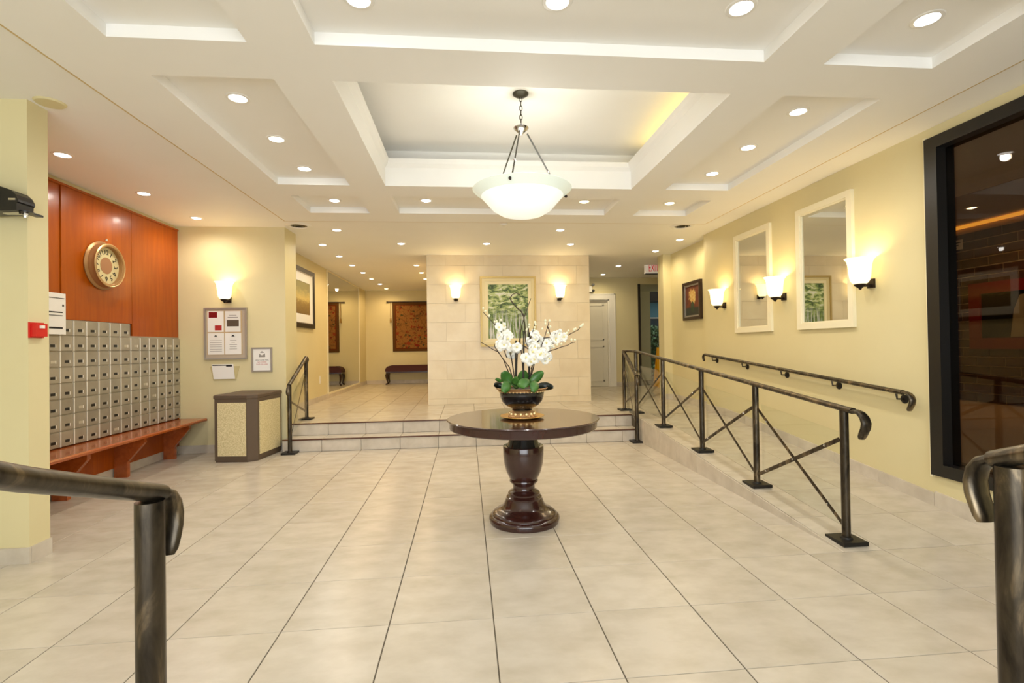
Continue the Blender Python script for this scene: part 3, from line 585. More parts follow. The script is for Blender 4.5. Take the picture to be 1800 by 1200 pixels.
my0, my1 = atX(575, 600, CWX).y, atX(631, 600, CWX).y; mw = my1-my0
cmr = thing('corridor_mirror', (CWX, (my0+my1)/2, .40), 'floor to ceiling mirror panel on the left corridor wall', 'mirror'); fr = FL(CWX, my0, .40)
MB().obox(fr, .03, mw-.03, .03, 2.52, .004, .010).build('mirror_glass', 'mirror_glass', cmr)
mb = MB()
for q in ((0, mw, 0, .035), (0, .035, .035, 2.54), (mw-.035, mw, .035, 2.54), (.035, mw-.035, 2.515, 2.54)): mb.obox(fr, *q, 0, .02)
mb.build('frame', 'cream_frame', cmr)
tp = thing('wall_tapestry', (-1.4, 14.4, 1.22), 'brown floral tapestry hanging from a rod at the end of the left corridor', 'tapestry'); fr = FY(-2.07, 14.4, 1.225)
MB().obox(fr, .10, 1.30, .10, 1.30, .02, .028).build('woven_field', 'tapestry', tp); frame_parts(tp, (fr[0]+fr[3]*.02, *fr[1:]), 1.40, 1.40, [(0, .07, .01), (.07, .10, .011)], ['tapestry_edge', 'tapestry_border'], 'border')
MB().tube([(-2.20, 14.36, 2.63), (-.70, 14.36, 2.63)], .014, 8).lathe([(.0, 0), (.022, .012), (.024, .03), (.0, .05)], (-2.24, 14.36, 2.63), 8, 'X').build('rod', 'dark_wood', tp)
MB().tube([(-2.12, 14.36, 2.63), (-2.125, 14.35, 2.3), (-2.12, 14.35, 2.18)], .007, 6).lathe([(.008, .0), (.02, -.02), (.03, -.13), (.0, -.13)], (-2.12, 14.35, 2.18), 8).build('tassel', 'tassel', tp)
ub = thing('upholstered_bench', (-1.5, 14.1, LV), 'dark red upholstered bench with cabriole legs under the tapestry', 'bench')
mb = MB(); n_ = 10
prof = [(-.70, .0), (-.70, .05), (-.68, .10), (-.63, .145), (-.55, .165), (.55, .165), (.63, .145), (.68, .10), (.70, .05), (.70, 0)]
MB().prism([V((-1.53+x, 13.95, LV+.36+z)) for x, z in prof], (0, .40, 0)).build('seat', 'upholstery', ub)
MB().box(-2.21, -.85, 13.96, 14.34, LV+.32, LV+.365).build('apron', 'dark_wood', ub)
for x, sx_ in ((-2.17, -1), (-.89, 1)):
    for y, sy_ in ((14.0, -1), (14.30, 1)):
        MB().tube([(x, y, LV+.34), (x+.03*sx_, y+.02*sy_, LV+.25), (x+.015*sx_, y+.01*sy_, LV+.14), (x-.005*sx_, y, LV+.06), (x+.03*sx_, y+.02*sy_, LV+.02), (x+.035*sx_, y+.02*sy_, LV)], [.035, .04, .026, .018, .026, .022], 8).build('leg', 'dark_wood', ub)
# outlet on the corridor wall
ou = thing('wall_outlet', (CWX, 9.92, .66), 'small white socket plate low on the left corridor wall', 'outlet'); MB().obox(FL(CWX, 9.88, .66), 0, .09, 0, .15, 0, .006).build('plate', 'white_paint', ou)
MB().obox(FL(CWX, 9.88, .66), .03, .06, .03, .06, .006, .009).obox(FL(CWX, 9.88, .66), .03, .06, .09, .12, .006, .009).build('socket', 'trim_white', ou)
# ------------------------------------------------------------------ right passage: door, exit sign, glazed screen
dr = struct('door_2', MB().box(2.57, 3.45, 11.86, 11.90, LV+.005, 2.42), 'door_paint')
frd = FY(2.57, 11.86, LV)
for (z0, z1) in ((.12, .98), (1.12, 1.98)):
    mb = MB(); mb.obox(frd, .12, .76, z0, z0+.03, 0, .012).obox(frd, .12, .76, z1-.03, z1, 0, .012).obox(frd, .12, .15, z0, z1, 0, .012).obox(frd, .73, .76, z0, z1, 0, .012); mb.build('panel_moulding', 'door_paint', dr)
mb = MB().box(3.45, 3.60, 11.775, 11.80, LV, 2.56).box(2.42, 3.45, 11.775, 11.80, 2.42, 2.56).box(2.42, 2.57, 11.775, 11.80, LV, 2.42).box(3.42, 3.46, 11.80, 11.90, LV, 2.44).box(2.56, 3.46, 11.80, 11.90, 2.40, 2.44)
mb.build('casing', 'white_paint', dr); MB().box(3.575, 3.60, 11.765, 11.775, LV, 2.56).box(2.42, 3.60, 11.765, 11.775, 2.535, 2.56).build('casing_edge', 'white_paint', dr)
MB().box(2.57, 3.45, 11.87, 11.90, LV, LV+.012).build('sill', 'door_dark', dr)
em = thing('emergency_light', (2.98, 11.8, 2.6), 'emergency light with two dark lamp heads above the white passage door', 'light'); MB().box(2.80, 3.02, 11.72, 11.80, 2.60, 2.74).build('housing', 'white_paint', em)
for z_ in (2.63, 2.77): MB().lathe([(.0, -.04), (.03, -.04), (.035, 0), (0, .0)], (3.05, 11.74, z_), 12, 'Y').build('lamp_head', 'black_plastic', em)
ex = thing('exit_sign', (3.88, 10, 2.77), 'white exit sign with red letters hanging beside the pillar', 'sign')
fr = FY(3.675, 9.95, 2.775); MB().obox(fr, 0, .40, 0, .215, -.04, .04).build('housing', 'exit_face', ex); textmesh('EXIT', .22, (fr[0]+fr[1]*.17+fr[2]*.106+fr[3]*.041, fr[1]*.47, fr[2], fr[3]), .001).build('lettering', 'exit_red', ex)
MB().obox(fr, .0, .40, -.012, 0, -.045, .045).obox(fr, .02, .38, .215, .225, -.03, .03).build('edge_trim', 'black_plastic', ex)
sc = struct('window_2', MB().box(4.17, 4.235, 11.80, 11.90, LV, 2.80), 'door_dark')
MB().box(4.235, 5.6, 11.84, 11.85, LV, 2.79).build('pane', 'smoke_glass', sc); MB().box(4.93, 4.99, 11.82, 11.88, LV, 2.79).build('mullion', 'frame_black', sc)
struct('wall_vestibule', MB().box(4.17, 5.12, 13.5, 13.6, LV, ZC), WP); struct('floor_outside', MB().box(4.0, 14, 11.95, 22, .1, .25), 'concrete')
struct('ceiling_vestibule', MB().box(4.17, 7.5, 11.95, 13.6, 2.8, 3.0), 'wall_paint')
nb2 = thing('outdoor_building', (7, 18, .25), 'blue and dark building front glimpsed outdoors through the passage glass', 'building')
mat('slate_blue', (52, 74, 86), .5)
MB().box(5.6, 8.4, 18.0, 18.2, .25, 2.3).build('lower_wall', 'slate_blue', nb2); MB().box(5.6, 8.4, 17.98, 18.2, 2.3, 2.86).build('blue_band', 'blue_panel', nb2)
MB().box(5.6, 8.4, 17.95, 18.2, 2.27, 2.32).build('ledge', 'white_paint', nb2); MB().box(5.4, 8.6, 17.2, 18.4, 2.86, 4.4).build('roof_fascia', 'door_dark', nb2)
sh = thing('outdoor_shrub', (6.3, 16.2, .25), 'leafy green shrub outdoors seen through the passage glass', 'shrub'); mb = MB(); mc = MB()
for k in range(1500):
    p = V((6.3+random.gauss(0, .33), 16.2+random.gauss(0, .3), .3+random.random()*1.6)); d_ = V((random.gauss(0, 1), random.gauss(0, 1), random.gauss(0, 1))).normalized()*.12; e2 = d_.orthogonal().normalized()*.05
    (mb if k % 3 else mc).quad(p, p+d_*.5+e2, p+d_, p+d_*.5-e2)
mb.build('foliage', 'shrub', sh); mc.build('pale_foliage', 'shrub_light', sh); MB().tube([(6.3, 16.2, .25), (6.32, 16.2, 1.0), (6.28, 16.2, 1.7)], [.03, .02, .01], 6).build('stem', 'stem_brown', sh)
ws = thing('wet_floor_sign', (4.52, 11.35, LV), 'yellow folding wet floor sign standing by the passage glass', 'sign')
for s_ in (-1, 1): MB().prism([V((4.40, 11.35+s_*.14, LV)), V((4.70, 11.35+s_*.14, LV)), V((4.645, 11.35+s_*.015, LV+.93)), V((4.455, 11.35+s_*.015, LV+.93))], (0, .012, 0)).build('panel', 'yellow_plastic', ws)
MB().lathe([(0, 0), (.07, 0), (.07, -.004), (0, -.004)], (4.55, 11.27, LV+.62), 16, 'Y').build('emblem', 'red_plastic', ws)
# ------------------------------------------------------------------ ceiling fittings
def downlight(kind):
    r = thing('downlight', (0, 0, 0), 'x', 'downlight', 'recessed ceiling downlights')
    MB().lathe([(.052, -.001), (.056, -.006), (.072, -.004), (.076, 0)], (0, 0, 0), 20, caps=False).build('trim_ring', 'trim_white', r)
    MB().lathe([(.052, -.001), (.040, -.008), (.022, -.014), (.0001, -.016)], (0, 0, 0), 16, caps=False).build('lens', 'lamp_warm' if kind in 'wl' else 'lamp_cool', r)
    l = bpy.data.lights.new('downlight_lamp', 'SPOT'); l.shadow_soft_size = .035; l.spot_size = math.radians(176); l.spot_blend = .75; l.energy = P_DOWN*{'w': 1.15, 'l': 2.5, 'm': 1.1, 'y': .95}.get(kind, 1); l.color = {'c': COOL, 'n': NEUT, 'w': WARM, 'l': WARM, 'y': YELL, 'm': WARM}[kind]
    lo = bpy.data.objects.new('downlight_lamp', l); COL.objects.link(lo); lo.parent = r; lo.location = (0, 0, -.035); return r
DL = {}
def put(px, py, z, kind, lab):
    p = atZ(px, py, z); o = copy_tree(DL[kind]) if kind in DL else downlight(kind); DL.setdefault(kind, o); o.location = p; o['label'] = lab
ordn = ['nearest', 'second', 'third', 'fourth', 'fifth', 'sixth', 'seventh', 'farthest']
for i, (x, y) in enumerate([(110, 272), (253, 340), (345, 383)]): put(x, y, ZC, 'n', 'downlight over the mailboxes, %s of the row of three' % ('nearest', 'middle', 'farthest')[i])
for i, (x, y) in enumerate([(418, 172), (486, 244), (535, 296)]): put(x, y, ZT, 'c', 'downlight in the long left ceiling coffer, %s of three' % ('nearest', 'middle', 'farthest')[i])
for i, (x, y) in enumerate([(1403, 196), (1315, 259), (1252, 305)]): put(x, y, ZT, 'n', 'downlight in the long right ceiling coffer, %s of three' % ('nearest', 'middle', 'farthest')[i])
for i, (x, y) in enumerate([(630, -2), (980, 2), (1303, 13)]): put(x, y, ZT, 'c', 'downlight in the wide front coffer at the top edge, %s' % ('leftmost', 'middle one', 'rightmost')[i])
put(1630, 33, ZT, 'c', 'downlight in the small front right ceiling coffer')
put(588, 352, ZT, 'n', 'downlight in the small rear left ceiling coffer'); put(1177, 357, ZT, 'w', 'downlight in the small rear right ceiling coffer')
put(749, 352, ZT, 'n', 'downlight left of the pendant in the rear middle coffer'); put(1027, 354, ZT, 'w', 'downlight right of the pendant in the rear middle coffer')
for x, y, k, lab in ((592, 404, 'y', 'downlight in the flat ceiling nearest the left round vent'), (567, 430, 'c', 'downlight close to the left wall end above the stairs'), (705, 428, 'y', 'dim downlight in the flat ceiling left of the stone wall'), (855, 428, 'y', 'downlight grazing the stone wall above the garden painting'),
        (985, 404, 'y', 'downlight in the flat ceiling above the right sconce, nearer row'), (1003, 429, 'y', 'downlight in the flat ceiling above the right sconce, farther row'), (1195, 421, 'y', 'downlight beyond the right round vent near the alcove'), (1152, 441, 'y', 'downlight by the pillar above the exit sign'),
        (1087, 467, 'y', 'nearer downlight in the right passage before the door'), (1060, 482, 'y', 'farther downlight in the right passage before the door')): put(x, y, ZC, k, lab)
for i, (x, y, k) in enumerate([(596, 450, 'y'), (619, 466, 'm'), (638, 479, 'm'), (653, 490, 'w'), (668, 499, 'm'), (679, 507, 'w')]): put(x, y, ZC, k, 'downlight in the left row of the mirror corridor, %s of six from the stairs' % ('first', 'second', 'third', 'fourth', 'fifth', 'last')[i])
for i, (x, y) in enumerate([(732, 466), (741, 479), (748, 490)]): put(x, y, ZC, 'w', 'warm downlight in the right row of the mirror corridor, %s of three' % ('first', 'second', 'last')[i])
for (x, y, lab) in ((1718, 315, 'nearer downlight in the lounge behind dark glass'), (1708, 365, 'farther downlight in the lounge behind dark glass')): put(x, y, LZ1, 'l', lab)
def diffuser(px, py, lab):
    p = atZ(px, py, ZC); r = thing('ceiling_vent', p, lab, 'vent', 'round ceiling diffusers')
    MB().lathe([(.105, -.004), (.118, -.016), (.14, -.016), (.165, -.002), (.165, 0)], p, 24, caps=False).build('rim', 'trim_white', r); MB().lathe([(.112, -.004), (.0001, -.004)], p, 24, caps=False).build('throat', 'vent_dark', r)
    for a, b in ((.075, .02), (.04, .028)): MB().lathe([(a, -.004-b*.5), (a+.02, -.006-b*.2)], p, 20, caps=False).build('cone', 'grey_metal', r)
diffuser(525, 396, 'round dark ceiling vent above the left end of the stairs'); diffuser(1199, 397, 'round dark ceiling vent near the right wall mirrors')
p = atZ(88, 180, ZC); tag(MB().lathe([(.0001, -.012), (.075, -.010), (.085, 0)], p, 24).build('ceiling_cover_plate', 'wall_paint', origin=p), 'plain round cover plate on the ceiling by the cream column', 'cover')
p = atZ(885, 391, ZC); sd = thing('smoke_detector', p, 'small white smoke detector on the ceiling behind the pendant', 'detector'); MB().lathe([(.055, -.001), (.055, -.02), (.045, -.034), (.0001, -.036)], p, 18).build('body', 'trim_white', sd); MB().lathe([(.03, -.034), (.028, -.042), (.0001, -.042)], p, 12).build('sensor', 'trim_white', sd)
# ------------------------------------------------------------------ pendant lamp
PC = V((.457, 3.92, 0)); pd = thing('pendant_lamp', (PC.x, PC.y, 3.33), 'large white glass bowl pendant hanging on three rods over the round table', 'pendant lamp')
MB().lathe([(.0001, 3.33-.03), (.035, 3.33-.026), (.062, 3.33-.008), (.064, 3.33)], PC, 24).build('canopy', 'canopy_bronze', pd)
def link(mb, c, r=.014, h=.022, rot=0, t=.0035):
    pts = [c+V((r*math.cos(a)*math.cos(rot), r*math.cos(a)*math.sin(rot), h*math.sin(a))) for a in [i*math.pi/5 for i in range(11)]]; mb.tube(pts, t, 5)
ch = MB()
for i in range(6): link(ch, V((PC.x, PC.y, 3.285-.036*i)), .011, .022, (i % 2)*1.57)
ch.build('chain', 'grey_metal', pd)
HZ = 3.05
MB().lathe([(.0001, HZ+.045), (.01, HZ+.04), (.012, HZ+.03), (.045, HZ+.018), (.062, HZ+.005), (.058, HZ-.004), (.04, HZ-.02), (.018, HZ-.04), (.008, HZ-.05), (.0001, HZ-.055)], PC, 20).build('hub', 'chrome', pd)
BZ = 2.565
bowl = [(.0001, BZ-.225), (.09, BZ-.218), (.17, BZ-.195), (.235, BZ-.155), (.285, BZ-.10), (.325, BZ-.055), (.365, BZ-.022), (.392, BZ), (.386, BZ+.006), (.358, BZ-.010), (.318, BZ-.042), (.278, BZ-.088), (.23, BZ-.14), (.165, BZ-.18), (.09, BZ-.203), (.0001, BZ-.21)]
mat('bowl_rim_glass', (236, 244, 232), .25, emit=.42, ecol=(240, 255, 244))
MB().lathe(bowl[:6]+bowl[10:], PC, 48, caps=False).build('glass_bowl', 'bowl_glass', pd); MB().lathe(bowl[5:11], PC, 48, caps=False).build('glass_rim', 'bowl_rim_glass', pd)
for a in (math.radians(250), math.radians(10), math.radians(130)):
    d_ = V((math.cos(a), math.sin(a), 0)); p0 = PC+d_*.05+V((0, 0, HZ-.035)); p1 = PC+d_*.335+V((0, 0, BZ-.03)); mid = p0.lerp(p1, .6)
    rd = MB().tube([p0, p1], .006, 6).build('suspension_rod', 'grey_metal', pd); MB().ico(mid, .012).build('rod_knuckle', 'chrome', rd)
    q_ = PC+d_*.372+V((0, 0, BZ-.028)); MB().tube([p1, q_], .007, 6).ico(q_, .013).build('bowl_clip', 'dark_bronze', rd)
l = bpy.data.lights.new('pendant_bulb', 'POINT'); l.energy = P_PEND; l.color = (1, .98, .92); l.shadow_soft_size = .08; lo = bpy.data.objects.new('pendant_bulb', l); COL.objects.link(lo); lo.parent = pd; lo.location = (0, 0, BZ-3.33+.02)
# ------------------------------------------------------------------ round table with planter
TC = V((.42, 3.78, 0)); TZ = .785
tb_ = thing('pedestal_table', TC, 'round dark brown pedestal table in the middle of the tiled lobby', 'table')
MB().lathe([(.0001, TZ-.014), (.565, TZ-.014), (.572, TZ-.010), (.574, TZ-.005), (.570, TZ), (.0001, TZ)], TC, 72).build('table_top', 'espresso_wood', tb_)
MB().lathe([(.0001, TZ-.072), (.550, TZ-.072), (.556, TZ-.066), (.558, TZ-.014), (.0001, TZ-.014)], TC, 72).build('apron', 'espresso_wood', tb_)
MB().lathe([(.088, TZ-.072), (.092, TZ-.085), (.098, .66), (.110, .61), (.122, .575), (.126, .563)], TC, 40).build('neck', 'black_ceramic', tb_)
MB().lathe([(.125, .562), (.132, .570), (.152, .572), (.155, .566), (.154, .50), (.148, .44), (.133, .38), (.112, .335), (.100, .318)], TC, 40).build('vase_turning', 'espresso_wood', tb_)
MB().lathe([(.098, .322), (.106, .316), (.108, .306), (.102, .296), (.090, .288), (.083, .27), (.083, .25), (.092, .236), (.112, .228), (.121, .216), (.119, .205), (.126, .198), (.135, .188), (.134, .178), (.142, .166), (.152, .14), (.165, .118), (.185, .10), (.21, .09)], TC, 40).build('stem_turning', 'espresso_wood', tb_)
MB().lathe([(.0001, .10), (.18, .098), (.215, .088), (.235, .074), (.243, .066), (.246, .058), (.256, .052), (.266, .042), (.268, .03), (.263, .024), (.264, .012), (.260, 0), (.0001, 0)], TC, 48).build('base', 'espresso_wood', tb_)
SZ = TZ; PCX = TC+V((-.008, -.03, 0))
sa = MB().lathe([(.0001, SZ), (.10, SZ), (.15, SZ+.010), (.166, SZ+.016), (.165, SZ+.020), (.145, SZ+.016), (.10, SZ+.008), (.0001, SZ+.008)], PCX, 36); tag(sa.build('saucer', 'saucer_gold', origin=tuple(PCX+V((0, 0, SZ)))), 'gold saucer under the black planter on the round table', 'saucer')
pl = thing('planter_bowl', PCX+V((0, 0, SZ+.008)), 'black urn shaped planter with gold rim and foot on the table', 'planter'); z0 = SZ+.008
MB().lathe([(.0001, z0), (.108, z0), (.108, z0+.008), (.096, z0+.018), (.09, z0+.035), (.078, z0+.046), (.074, z0+.05)], PCX, 32).build('foot', 'gold_dark', pl)
for k in range(14):
    a = k*math.pi/7; MB().ico(PCX+V((.095*math.cos(a), .095*math.sin(a), z0+.026)), .014, sq=1.1).build('foot_ornament', 'gold', pl)
MB().lathe([(.074, z0+.05), (.076, z0+.062), (.09, z0+.072), (.125, z0+.09), (.150, z0+.118), (.163, z0+.15), (.168, z0+.185), (.168, z0+.196), (.172, z0+.203), (.186, z0+.212), (.180, z0+.212), (.150, z0+.19), (.0001, z0+.175)], PCX, 36).build('bowl', 'black_ceramic', pl)
MB().lathe([(.170, z0+.192), (.176, z0+.196), (.174, z0+.203), (.186, z0+.208), (.197, z0+.217), (.192, z0+.221), (.182, z0+.214)], PCX, 36, caps=False).build('rim', 'gold_dark', pl)
rb = MB()
for k in range(40): a = k*math.pi/20; rb.ico(PCX+V((.173*math.cos(a), .173*math.sin(a), z0+.196)), .0075, n1=5, n2=3)
rb.build('rim_beading', 'gold', pl)
orc = thing('orchid_arrangement', PCX+V((0, 0, z0+.18)), 'white orchid sprays with buds, twigs and green leaves in the black planter', 'plant')
OY = PCX.y
def Z(x, y, dy=0): return atY(820+x/4.617, 480+y/4.617, OY+dy)
MB().lathe([(.0001, z0+.196), (.10, z0+.192), (.155, z0+.182)], PCX, 24).build('moss', 'moss', orc)
def stem(pts, r0=.005, r1=.0025, m='stem_brown', nm='stem'):
    P3 = [Z(*p) for p in pts]; out = []
    for i in range(len(P3)-1):
        for t_ in (0, .33, .66): out.append(P3[i].lerp(P3[i+1], t_)+V((random.gauss(0, .0015), random.gauss(0, .0015), random.gauss(0, .0015))))
    out.append(P3[-1]); n_ = len(out); MB().tube(out, [r0+(r1-r0)*i/(n_-1) for i in range(n_)], 6).build(nm, m, orc)
for x, y0_, y1_, dy in ((402, 900, 545, .02), (466, 900, 470, -.01), (512, 900, 480, .03)): stem([(x-4, y0_, dy), (x, y1_, dy)], .008, .007, 'stake', 'stake')
for s_ in ([(390, 900, 0), (345, 760, -.02), (255, 640, -.06), (115, 560, -.08)], [(380, 900, .02), (300, 700, .04), (235, 610, .05), (225, 570, .05)], [(395, 900, 0), (365, 690, .0), (335, 570, .02), (270, 460, .03), (135, 315, .04)],
           [(405, 880, 0), (415, 640, .03), (435, 520, .03), (428, 440, .03), (420, 330, .03)], [(466, 880, 0), (435, 560, -.03), (440, 470, -.03), (470, 350, -.03), (522, 205, -.03)], [(470, 350, -.03), (440, 310, -.04), (380, 250, -.05), (352, 205, -.05), (370, 175, -.04), (405, 160, -.03), (432, 175, -.02), (436, 205, -.02)],
           [(466, 345, -.03), (478, 460, -.02), (480, 560, -.02), (512, 620, 0)], [(430, 580, .0), (480, 600, .02), (512, 620, .03)], [(500, 900, 0), (535, 750, -.03), (590, 650, -.04), (628, 540, -.05), (668, 395, -.05)], [(510, 890, .02), (560, 700, .04), (640, 605, .06), (800, 515, .08), (905, 460, .10), (950, 415, .10)],
           [(530, 750, -.02), (610, 665, -.06), (690, 625, -.10), (800, 590, -.12), (880, 560, -.12)], [(510, 560, .02), (540, 470, .03), (557, 395, .03)], [(500, 540, .05), (505, 470, .05), (508, 415, .05)], [(575, 560, 0), (610, 525, .02), (700, 520, .03), (745, 465, .03)], [(655, 430, -.05), (685, 500, -.05)], [(640, 600, .06), (600, 540, .06)], [(330, 690, 0), (300, 615, 0)], [(520, 780, 0), (560, 690, 0)]):
    stem(s_)
pet = MB()
def petal_mesh():
    mb = MB(); mi = 0
    for k in range(5):
        a = math.radians(90+72*k); wd = .021 if k in (1, 4) else .015; ln = .036 if k in (1, 4) else .034
        d_ = V((math.cos(a), 0, math.sin(a))); s_ = V((-math.sin(a), 0, math.cos(a))); b = len(mb.v)
        for (t_, w_, h_) in ((.1, .25, 0), (.4, .9, -.006), (.7, 1, -.008), (1.0, .45, -.002)):
            mb.v += [tuple(d_*ln*t_-s_*wd*w_+V((0, h_+.003, 0))), tuple(d_*ln*t_+V((0, h_, 0))), tuple(d_*ln*t_+s_*wd*w_+V((0, h_+.003, 0)))]
        for q in range(3):
            for z_ in (0, 1): mb.face((b+q*3+z_, b+q*3+z_+1, b+q*3+z_+4, b+q*3+z_+3), 0, True)
    mb.ico((0, -.008, -.004), .007, 1, n1=6, n2=4); return mb.mesh('flower', ['petal_white', 'petal_core'])
pm = petal_mesh()
FLW = [(285, 560, .02), (315, 505, .03), (345, 490, .02), (330, 545, -.02), (350, 600, .0), (300, 595, -.03), (400, 625, .02), (425, 600, -.02), (370, 640, .04), (345, 640, .05), (265, 520, .03), (285, 445, .03), (540, 500, .03), (585, 520, .05), (570, 590, .0), (620, 620, -.03), (540, 655, -.05), (580, 680, -.04), (620, 690, -.05), (505, 625, 0), (490, 700, -.04), (530, 705, -.06), (640, 660, -.06), (650, 690, -.05), (700, 530, .05), (765, 490, .08), (725, 525, .06), (680, 545, .04), (650, 580, .03), (590, 555, .03), (560, 540, .02), (635, 615, .05), (600, 650, -.08), (555, 620, -.02), (770, 520, .07), (745, 500, .06), (520, 560, .05), (605, 590, .06)]
for x, y, dy in FLW:
    for q in range(2):
        o = piece('flower', pm, orc); p = Z(x+random.uniform(-24, 24), y+random.uniform(-20, 20), dy+random.uniform(-.03, .02)); o.location = p-orc.location; s_ = random.uniform(.85, 1.2); o.scale = (s_, s_, s_)
        o.rotation_euler = (random.uniform(-.6, .6), random.uniform(-3, 3), random.uniform(-.9, .9))
bm_ = MB().ico((0, 0, 0), .0085, n1=7, n2=5).mesh('bud', 'bud')
for x, y, dy in [(135, 285, .04), (152, 308, .04), (185, 345, .04), (228, 395, .03), (245, 390, .03), (280, 380, .03), (240, 430, .03), (300, 412, .02), (262, 470, .03), (255, 480, .03), (320, 465, .03), (360, 485, .03), (310, 420, .02), (640, 385, -.05), (675, 385, -.05), (680, 435, -.05), (640, 410, -.05), (615, 452, -.05), (662, 485, -.05), (945, 415, .10), (925, 432, .10), (935, 425, .1), (885, 450, .09), (873, 458, .09), (828, 468, .08), (815, 485, .08), (805, 492, .08), (880, 540, -.12), (852, 540, -.12), (800, 555, -.12), (738, 580, -.1), (710, 600, -.1), (557, 398, .03), (560, 415, .03), (553, 440, .03), (550, 460, .03), (508, 418, .05), (506, 438, .05), (490, 455, .05), (486, 465, .04), (770, 575, -.1), (690, 590, -.1)]:
    o = piece('bud', bm_, orc, Z(x, y, dy)-orc.location); o.scale = (1, 1, random.uniform(1, 1.35))
def leaf(base, tip, wd, bend, m='leaf_green', side=None):
    b, t_ = Z(*base), Z(*tip); d_ = t_-b; s_ = side or d_.cross(V((0, 1, 0))).normalized(); nrm = s_.cross(d_).normalized(); mb = MB(); n_ = 7
    for i in range(n_+1):
        u_ = i/n_; w_ = wd*math.sin(math.pi*min(.97, .12+.86*u_))**.6; c_ = b+d_*u_+nrm*(bend*math.sin(math.pi*u_))
        for k in (-1, -.5, 0, .5, 1): mb.v.append(tuple(c_+s_*(w_*k)+nrm*(.012*k*k)))
    for i in range(n_):
        for k in range(4): mb.face((i*5+k, i*5+k+1, i*5+k+6, i*5+k+5), 0, True)
    o = mb.build('leaf', m, orc); md = o.modifiers.new('thick', 'SOLIDIFY'); md.thickness = .003
leaf((360, 900, -.02), (295, 800, -.05), .042, .01); leaf((340, 880, -.12), (300, 965, -.20), .036, -.012); leaf((420, 910, -.05), (385, 850, -.10), .03, .01)
leaf((465, 905, .02), (463, 790, .0), .045, .01); leaf((445, 860, -.10), (480, 925, -.17), .048, -.01); leaf((520, 890, -.02), (622, 800, -.04), .036, .012); leaf((560, 875, -.12), (540, 962, -.20), .034, -.012)
leaf((580, 915, .0), (705, 925, -.03), .03, .03, 'leaf_dark'); leaf((300, 915, .02), (225, 905, .0), .022, .02, 'leaf_dark'); leaf((290, 880, .0), (238, 858, -.02), .012, .006); leaf((380, 920, .05), (420, 870, .08), .04, .01); leaf((520, 920, .06), (560, 860, .1), .04, .01)
# ------------------------------------------------------------------ railings
def post(root, x, y, z, top, r=.026, plate=.085):
    p = MB().lathe([(r, z+.02), (r, top)], (x, y, 0), 16).build('post', 'bronze', root)
    MB().prism([V((x-plate, y-plate, z+.022)), V((x+plate, y-plate, z+.022)), V((x+plate, y+plate, z+.022)), V((x-plate, y+plate, z+.022))], (0, 0, -.024)).lathe([(r+.012, z+.022), (r+.008, z+.032), (r, z+.034)], (x, y, 0), 14, caps=False).build('base_plate', 'black_plate', p); return p
def brace(root, a, b, bolts=True):
    a, b = V(a), V(b); br = MB().tube([a, b], .015, 4, flat=.28, up=(1, 0, 0)).build('brace', 'bronze', root)
    if bolts:
        for t_ in (.14, .5, .86): q_ = a.lerp(b, t_); MB().ico(q_+V((-.008, 0, 0)), .008, n1=6, n2=4).build('bolt', 'bolt_steel', br)
def toprail(root, pts, name='top_rail'): return MB().tube([V(p) for p in pts], .027, 18, flat=.72).build(name, 'bronze', root)
def volute(root, start, d, s=1.0, h=1.0):       # scroll that curls down past the last post
    d = V(d).normalized(); p = V(start); pts = []; rad = []
    for a, b, r in ((0, 0, .027), (.03, .004, .028), (.065, -.006, .031), (.092, -.03, .033), (.104, -.062, .034), (.098, -.095, .034), (.082, -.125, .033), (.070, -.15, .03), (.066, -.165, .022)): pts.append(p+d*(a*s*h)+V((0, 0, b*s))); rad.append(r*s)
    MB().tube(pts, rad, 18, flat=.5, up=(0, 0, 1)).build('scroll_end', 'bronze', root)
X0 = 2.47; py_ = [3.08, 4.09, 5.08, 6.12, 7.12]
rr = thing('ramp_railing', (X0, 5.1, .1), 'bronze railing with crossed braces and glass panels along the ramp edge', 'railing')
topz = lambda y: .872+(y-3.08)*.0845
for y in py_: post(rr, X0, y, rampz(y), topz(y))
toprail(rr, [(X0, 3.0, topz(3.0)+.01), (X0, 7.12, topz(7.12)+.01), (X0-.03, 7.3, topz(7.12)+.012), (2.40, 7.47, topz(7.12)+.012)]); volute(rr, (X0, 3.0, topz(3.0)+.008), (0, -1, 0), 1.0)
for i in range(4):
    a, b = py_[i]+.03, py_[i+1]-.03; za, zb = rampz(a), rampz(b)
    brace(rr, (X0, a, za+.10), (X0, b, zb+.66)); brace(rr, (X0-.012, a, za+.66), (X0-.012, b, zb+.10))
    MB().hexa([(X0+.018, a+.02, za+.08), (X0+.026, a+.02, za+.08), (X0+.026, b-.02, zb+.08), (X0+.018, b-.02, zb+.08), (X0+.018, a+.02, za+.70), (X0+.026, a+.02, za+.70), (X0+.026, b-.02, zb+.70), (X0+.018, b-.02, zb+.70)]).build('glass_panel', 'clear_glass', rr)
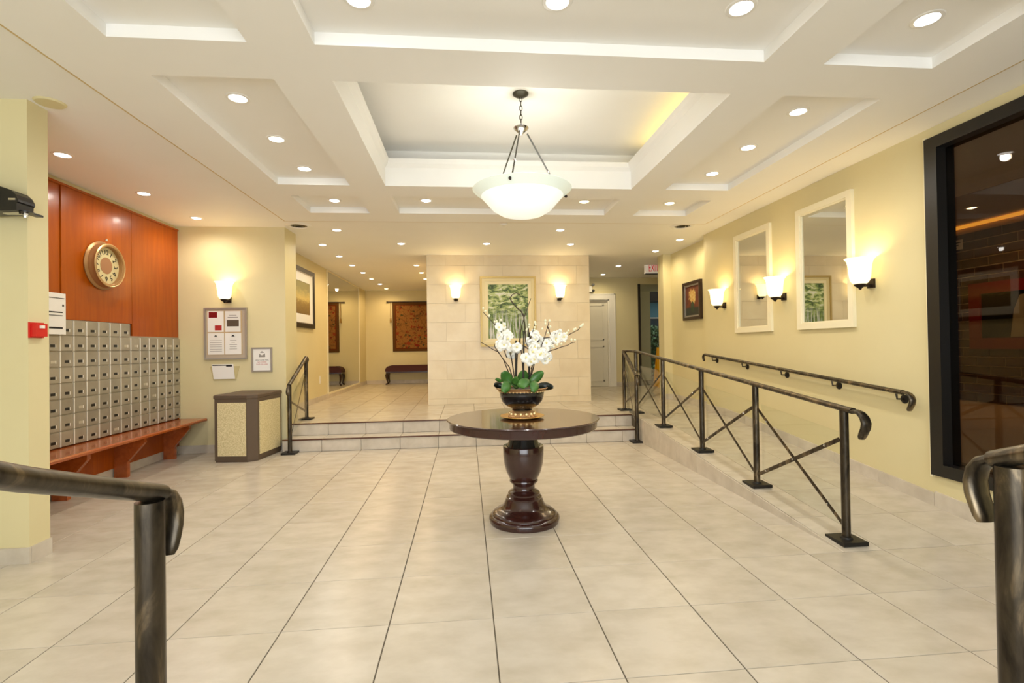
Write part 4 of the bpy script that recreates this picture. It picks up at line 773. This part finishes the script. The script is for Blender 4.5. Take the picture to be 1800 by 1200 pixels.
def stair_rail(x0, x1, ylo, yup, lab, side, ptop=1.20, plo=.87):
    r = thing('stair_railing', (x0, ylo, 0), lab, 'railing', 'short stair railings beside the two steps')
    post(r, x0, ylo, 0, plo); post(r, x1, yup, LV, ptop)
    toprail(r, [(x0, ylo-.02, plo), (x1, yup, ptop+.01)] if side < 0 else [(x0, ylo-.02, plo), (x1, yup, ptop+.01)])
    volute(r, (x0, ylo-.02, plo), (0, -.5, -.42), .62)
    brace(r, (x0, ylo+.03, .20), (x1, yup-.03, LV+.68), False); brace(r, (x0, ylo+.03, .66), (x1, yup-.03, LV+.12), False)
    MB().hexa([(x0+.014, ylo+.06, .25), (x0+.020, ylo+.06, .25), (x1+.020, yup-.06, LV+.06), (x1+.014, yup-.06, LV+.06), (x0+.014, ylo+.06, .74), (x0+.020, ylo+.06, .74), (x1+.020, yup-.06, LV+.74), (x1+.014, yup-.06, LV+.74)]).build('glass_panel', 'clear_glass', r)
    return r
r = stair_rail(-2.255, -2.30, 6.60, 7.42, 'short bronze stair railing beside the waste bin at the left end of the steps', -1); volute(r, (-2.30, 7.42, 1.21), (.2, 1, 0), .5)
stair_rail(2.29, 2.40, 6.60, 7.47, 'short bronze stair railing at the right end of the steps beside the ramp', 1, 1.215, .90)
hr = thing('wall_handrail', (XR, 5.4, .9), 'bronze handrail on round brackets along the right wall of the ramp', 'handrail')
hx = XR-.075; hz = lambda y: .905+(y-3.72)*.0765
toprail(hr, [(hx, 3.72, hz(3.72)), (hx, 7.05, hz(7.05))]); volute(hr, (hx, 3.72, hz(3.72)), (0, -1, 0), .85); volute(hr, (hx, 7.05, hz(7.05)), (0, 1, 0), .6)
for y in (6.84, 6.07, 5.28, 4.50, 3.78):
    b_ = MB().lathe([(.0001, 0), (.036, 0), (.036, -.008), (.02, -.014), (.0001, -.014)], (XR, y, hz(y)-.065), 14, 'X').build('bracket_rose', 'black_plate', hr); MB().tube([(XR-.01, y, hz(y)-.065), (hx+.005, y, hz(y)-.062), (hx, y, hz(y)-.03), (hx, y, hz(y)-.008)], .008, 6).build('bracket_arm', 'bronze', b_)
def entry_rail(px, toppx, farpx, w_, lab, sgn):
    p = CP+ray(px, toppx)*w_; x, y, zt = p.x, p.y, p.z; q_ = atX(farpx[0], farpx[1], x); dirv = (q_-p); dirv = dirv/abs(dirv.y)
    r = thing('entrance_railing', (x, y, 0), lab, 'railing', 'foreground entrance railings'); post(r, x, y, 0, zt-.004, .0275)
    far = p+dirv*(y+.55); toprail(r, [tuple(p+V((0, .03, .004))-dirv*0), tuple(p+dirv*.3), tuple(far)]); post(r, far.x, far.y, .45, far.z-.01, .0275)
    volute(r, p+V((0, .02, .0)), (0, 1, 0), .85, .62); return r
entry_rail(263, 877, (0, 836), 1.06, 'bronze entrance railing in the left foreground with scrolled end', -1)
p = CP+ray(1776, 815)*1.06
entry_rail(1776, 816, (1800, 811), 1.06, 'bronze entrance railing post in the right foreground with scrolled end', 1)
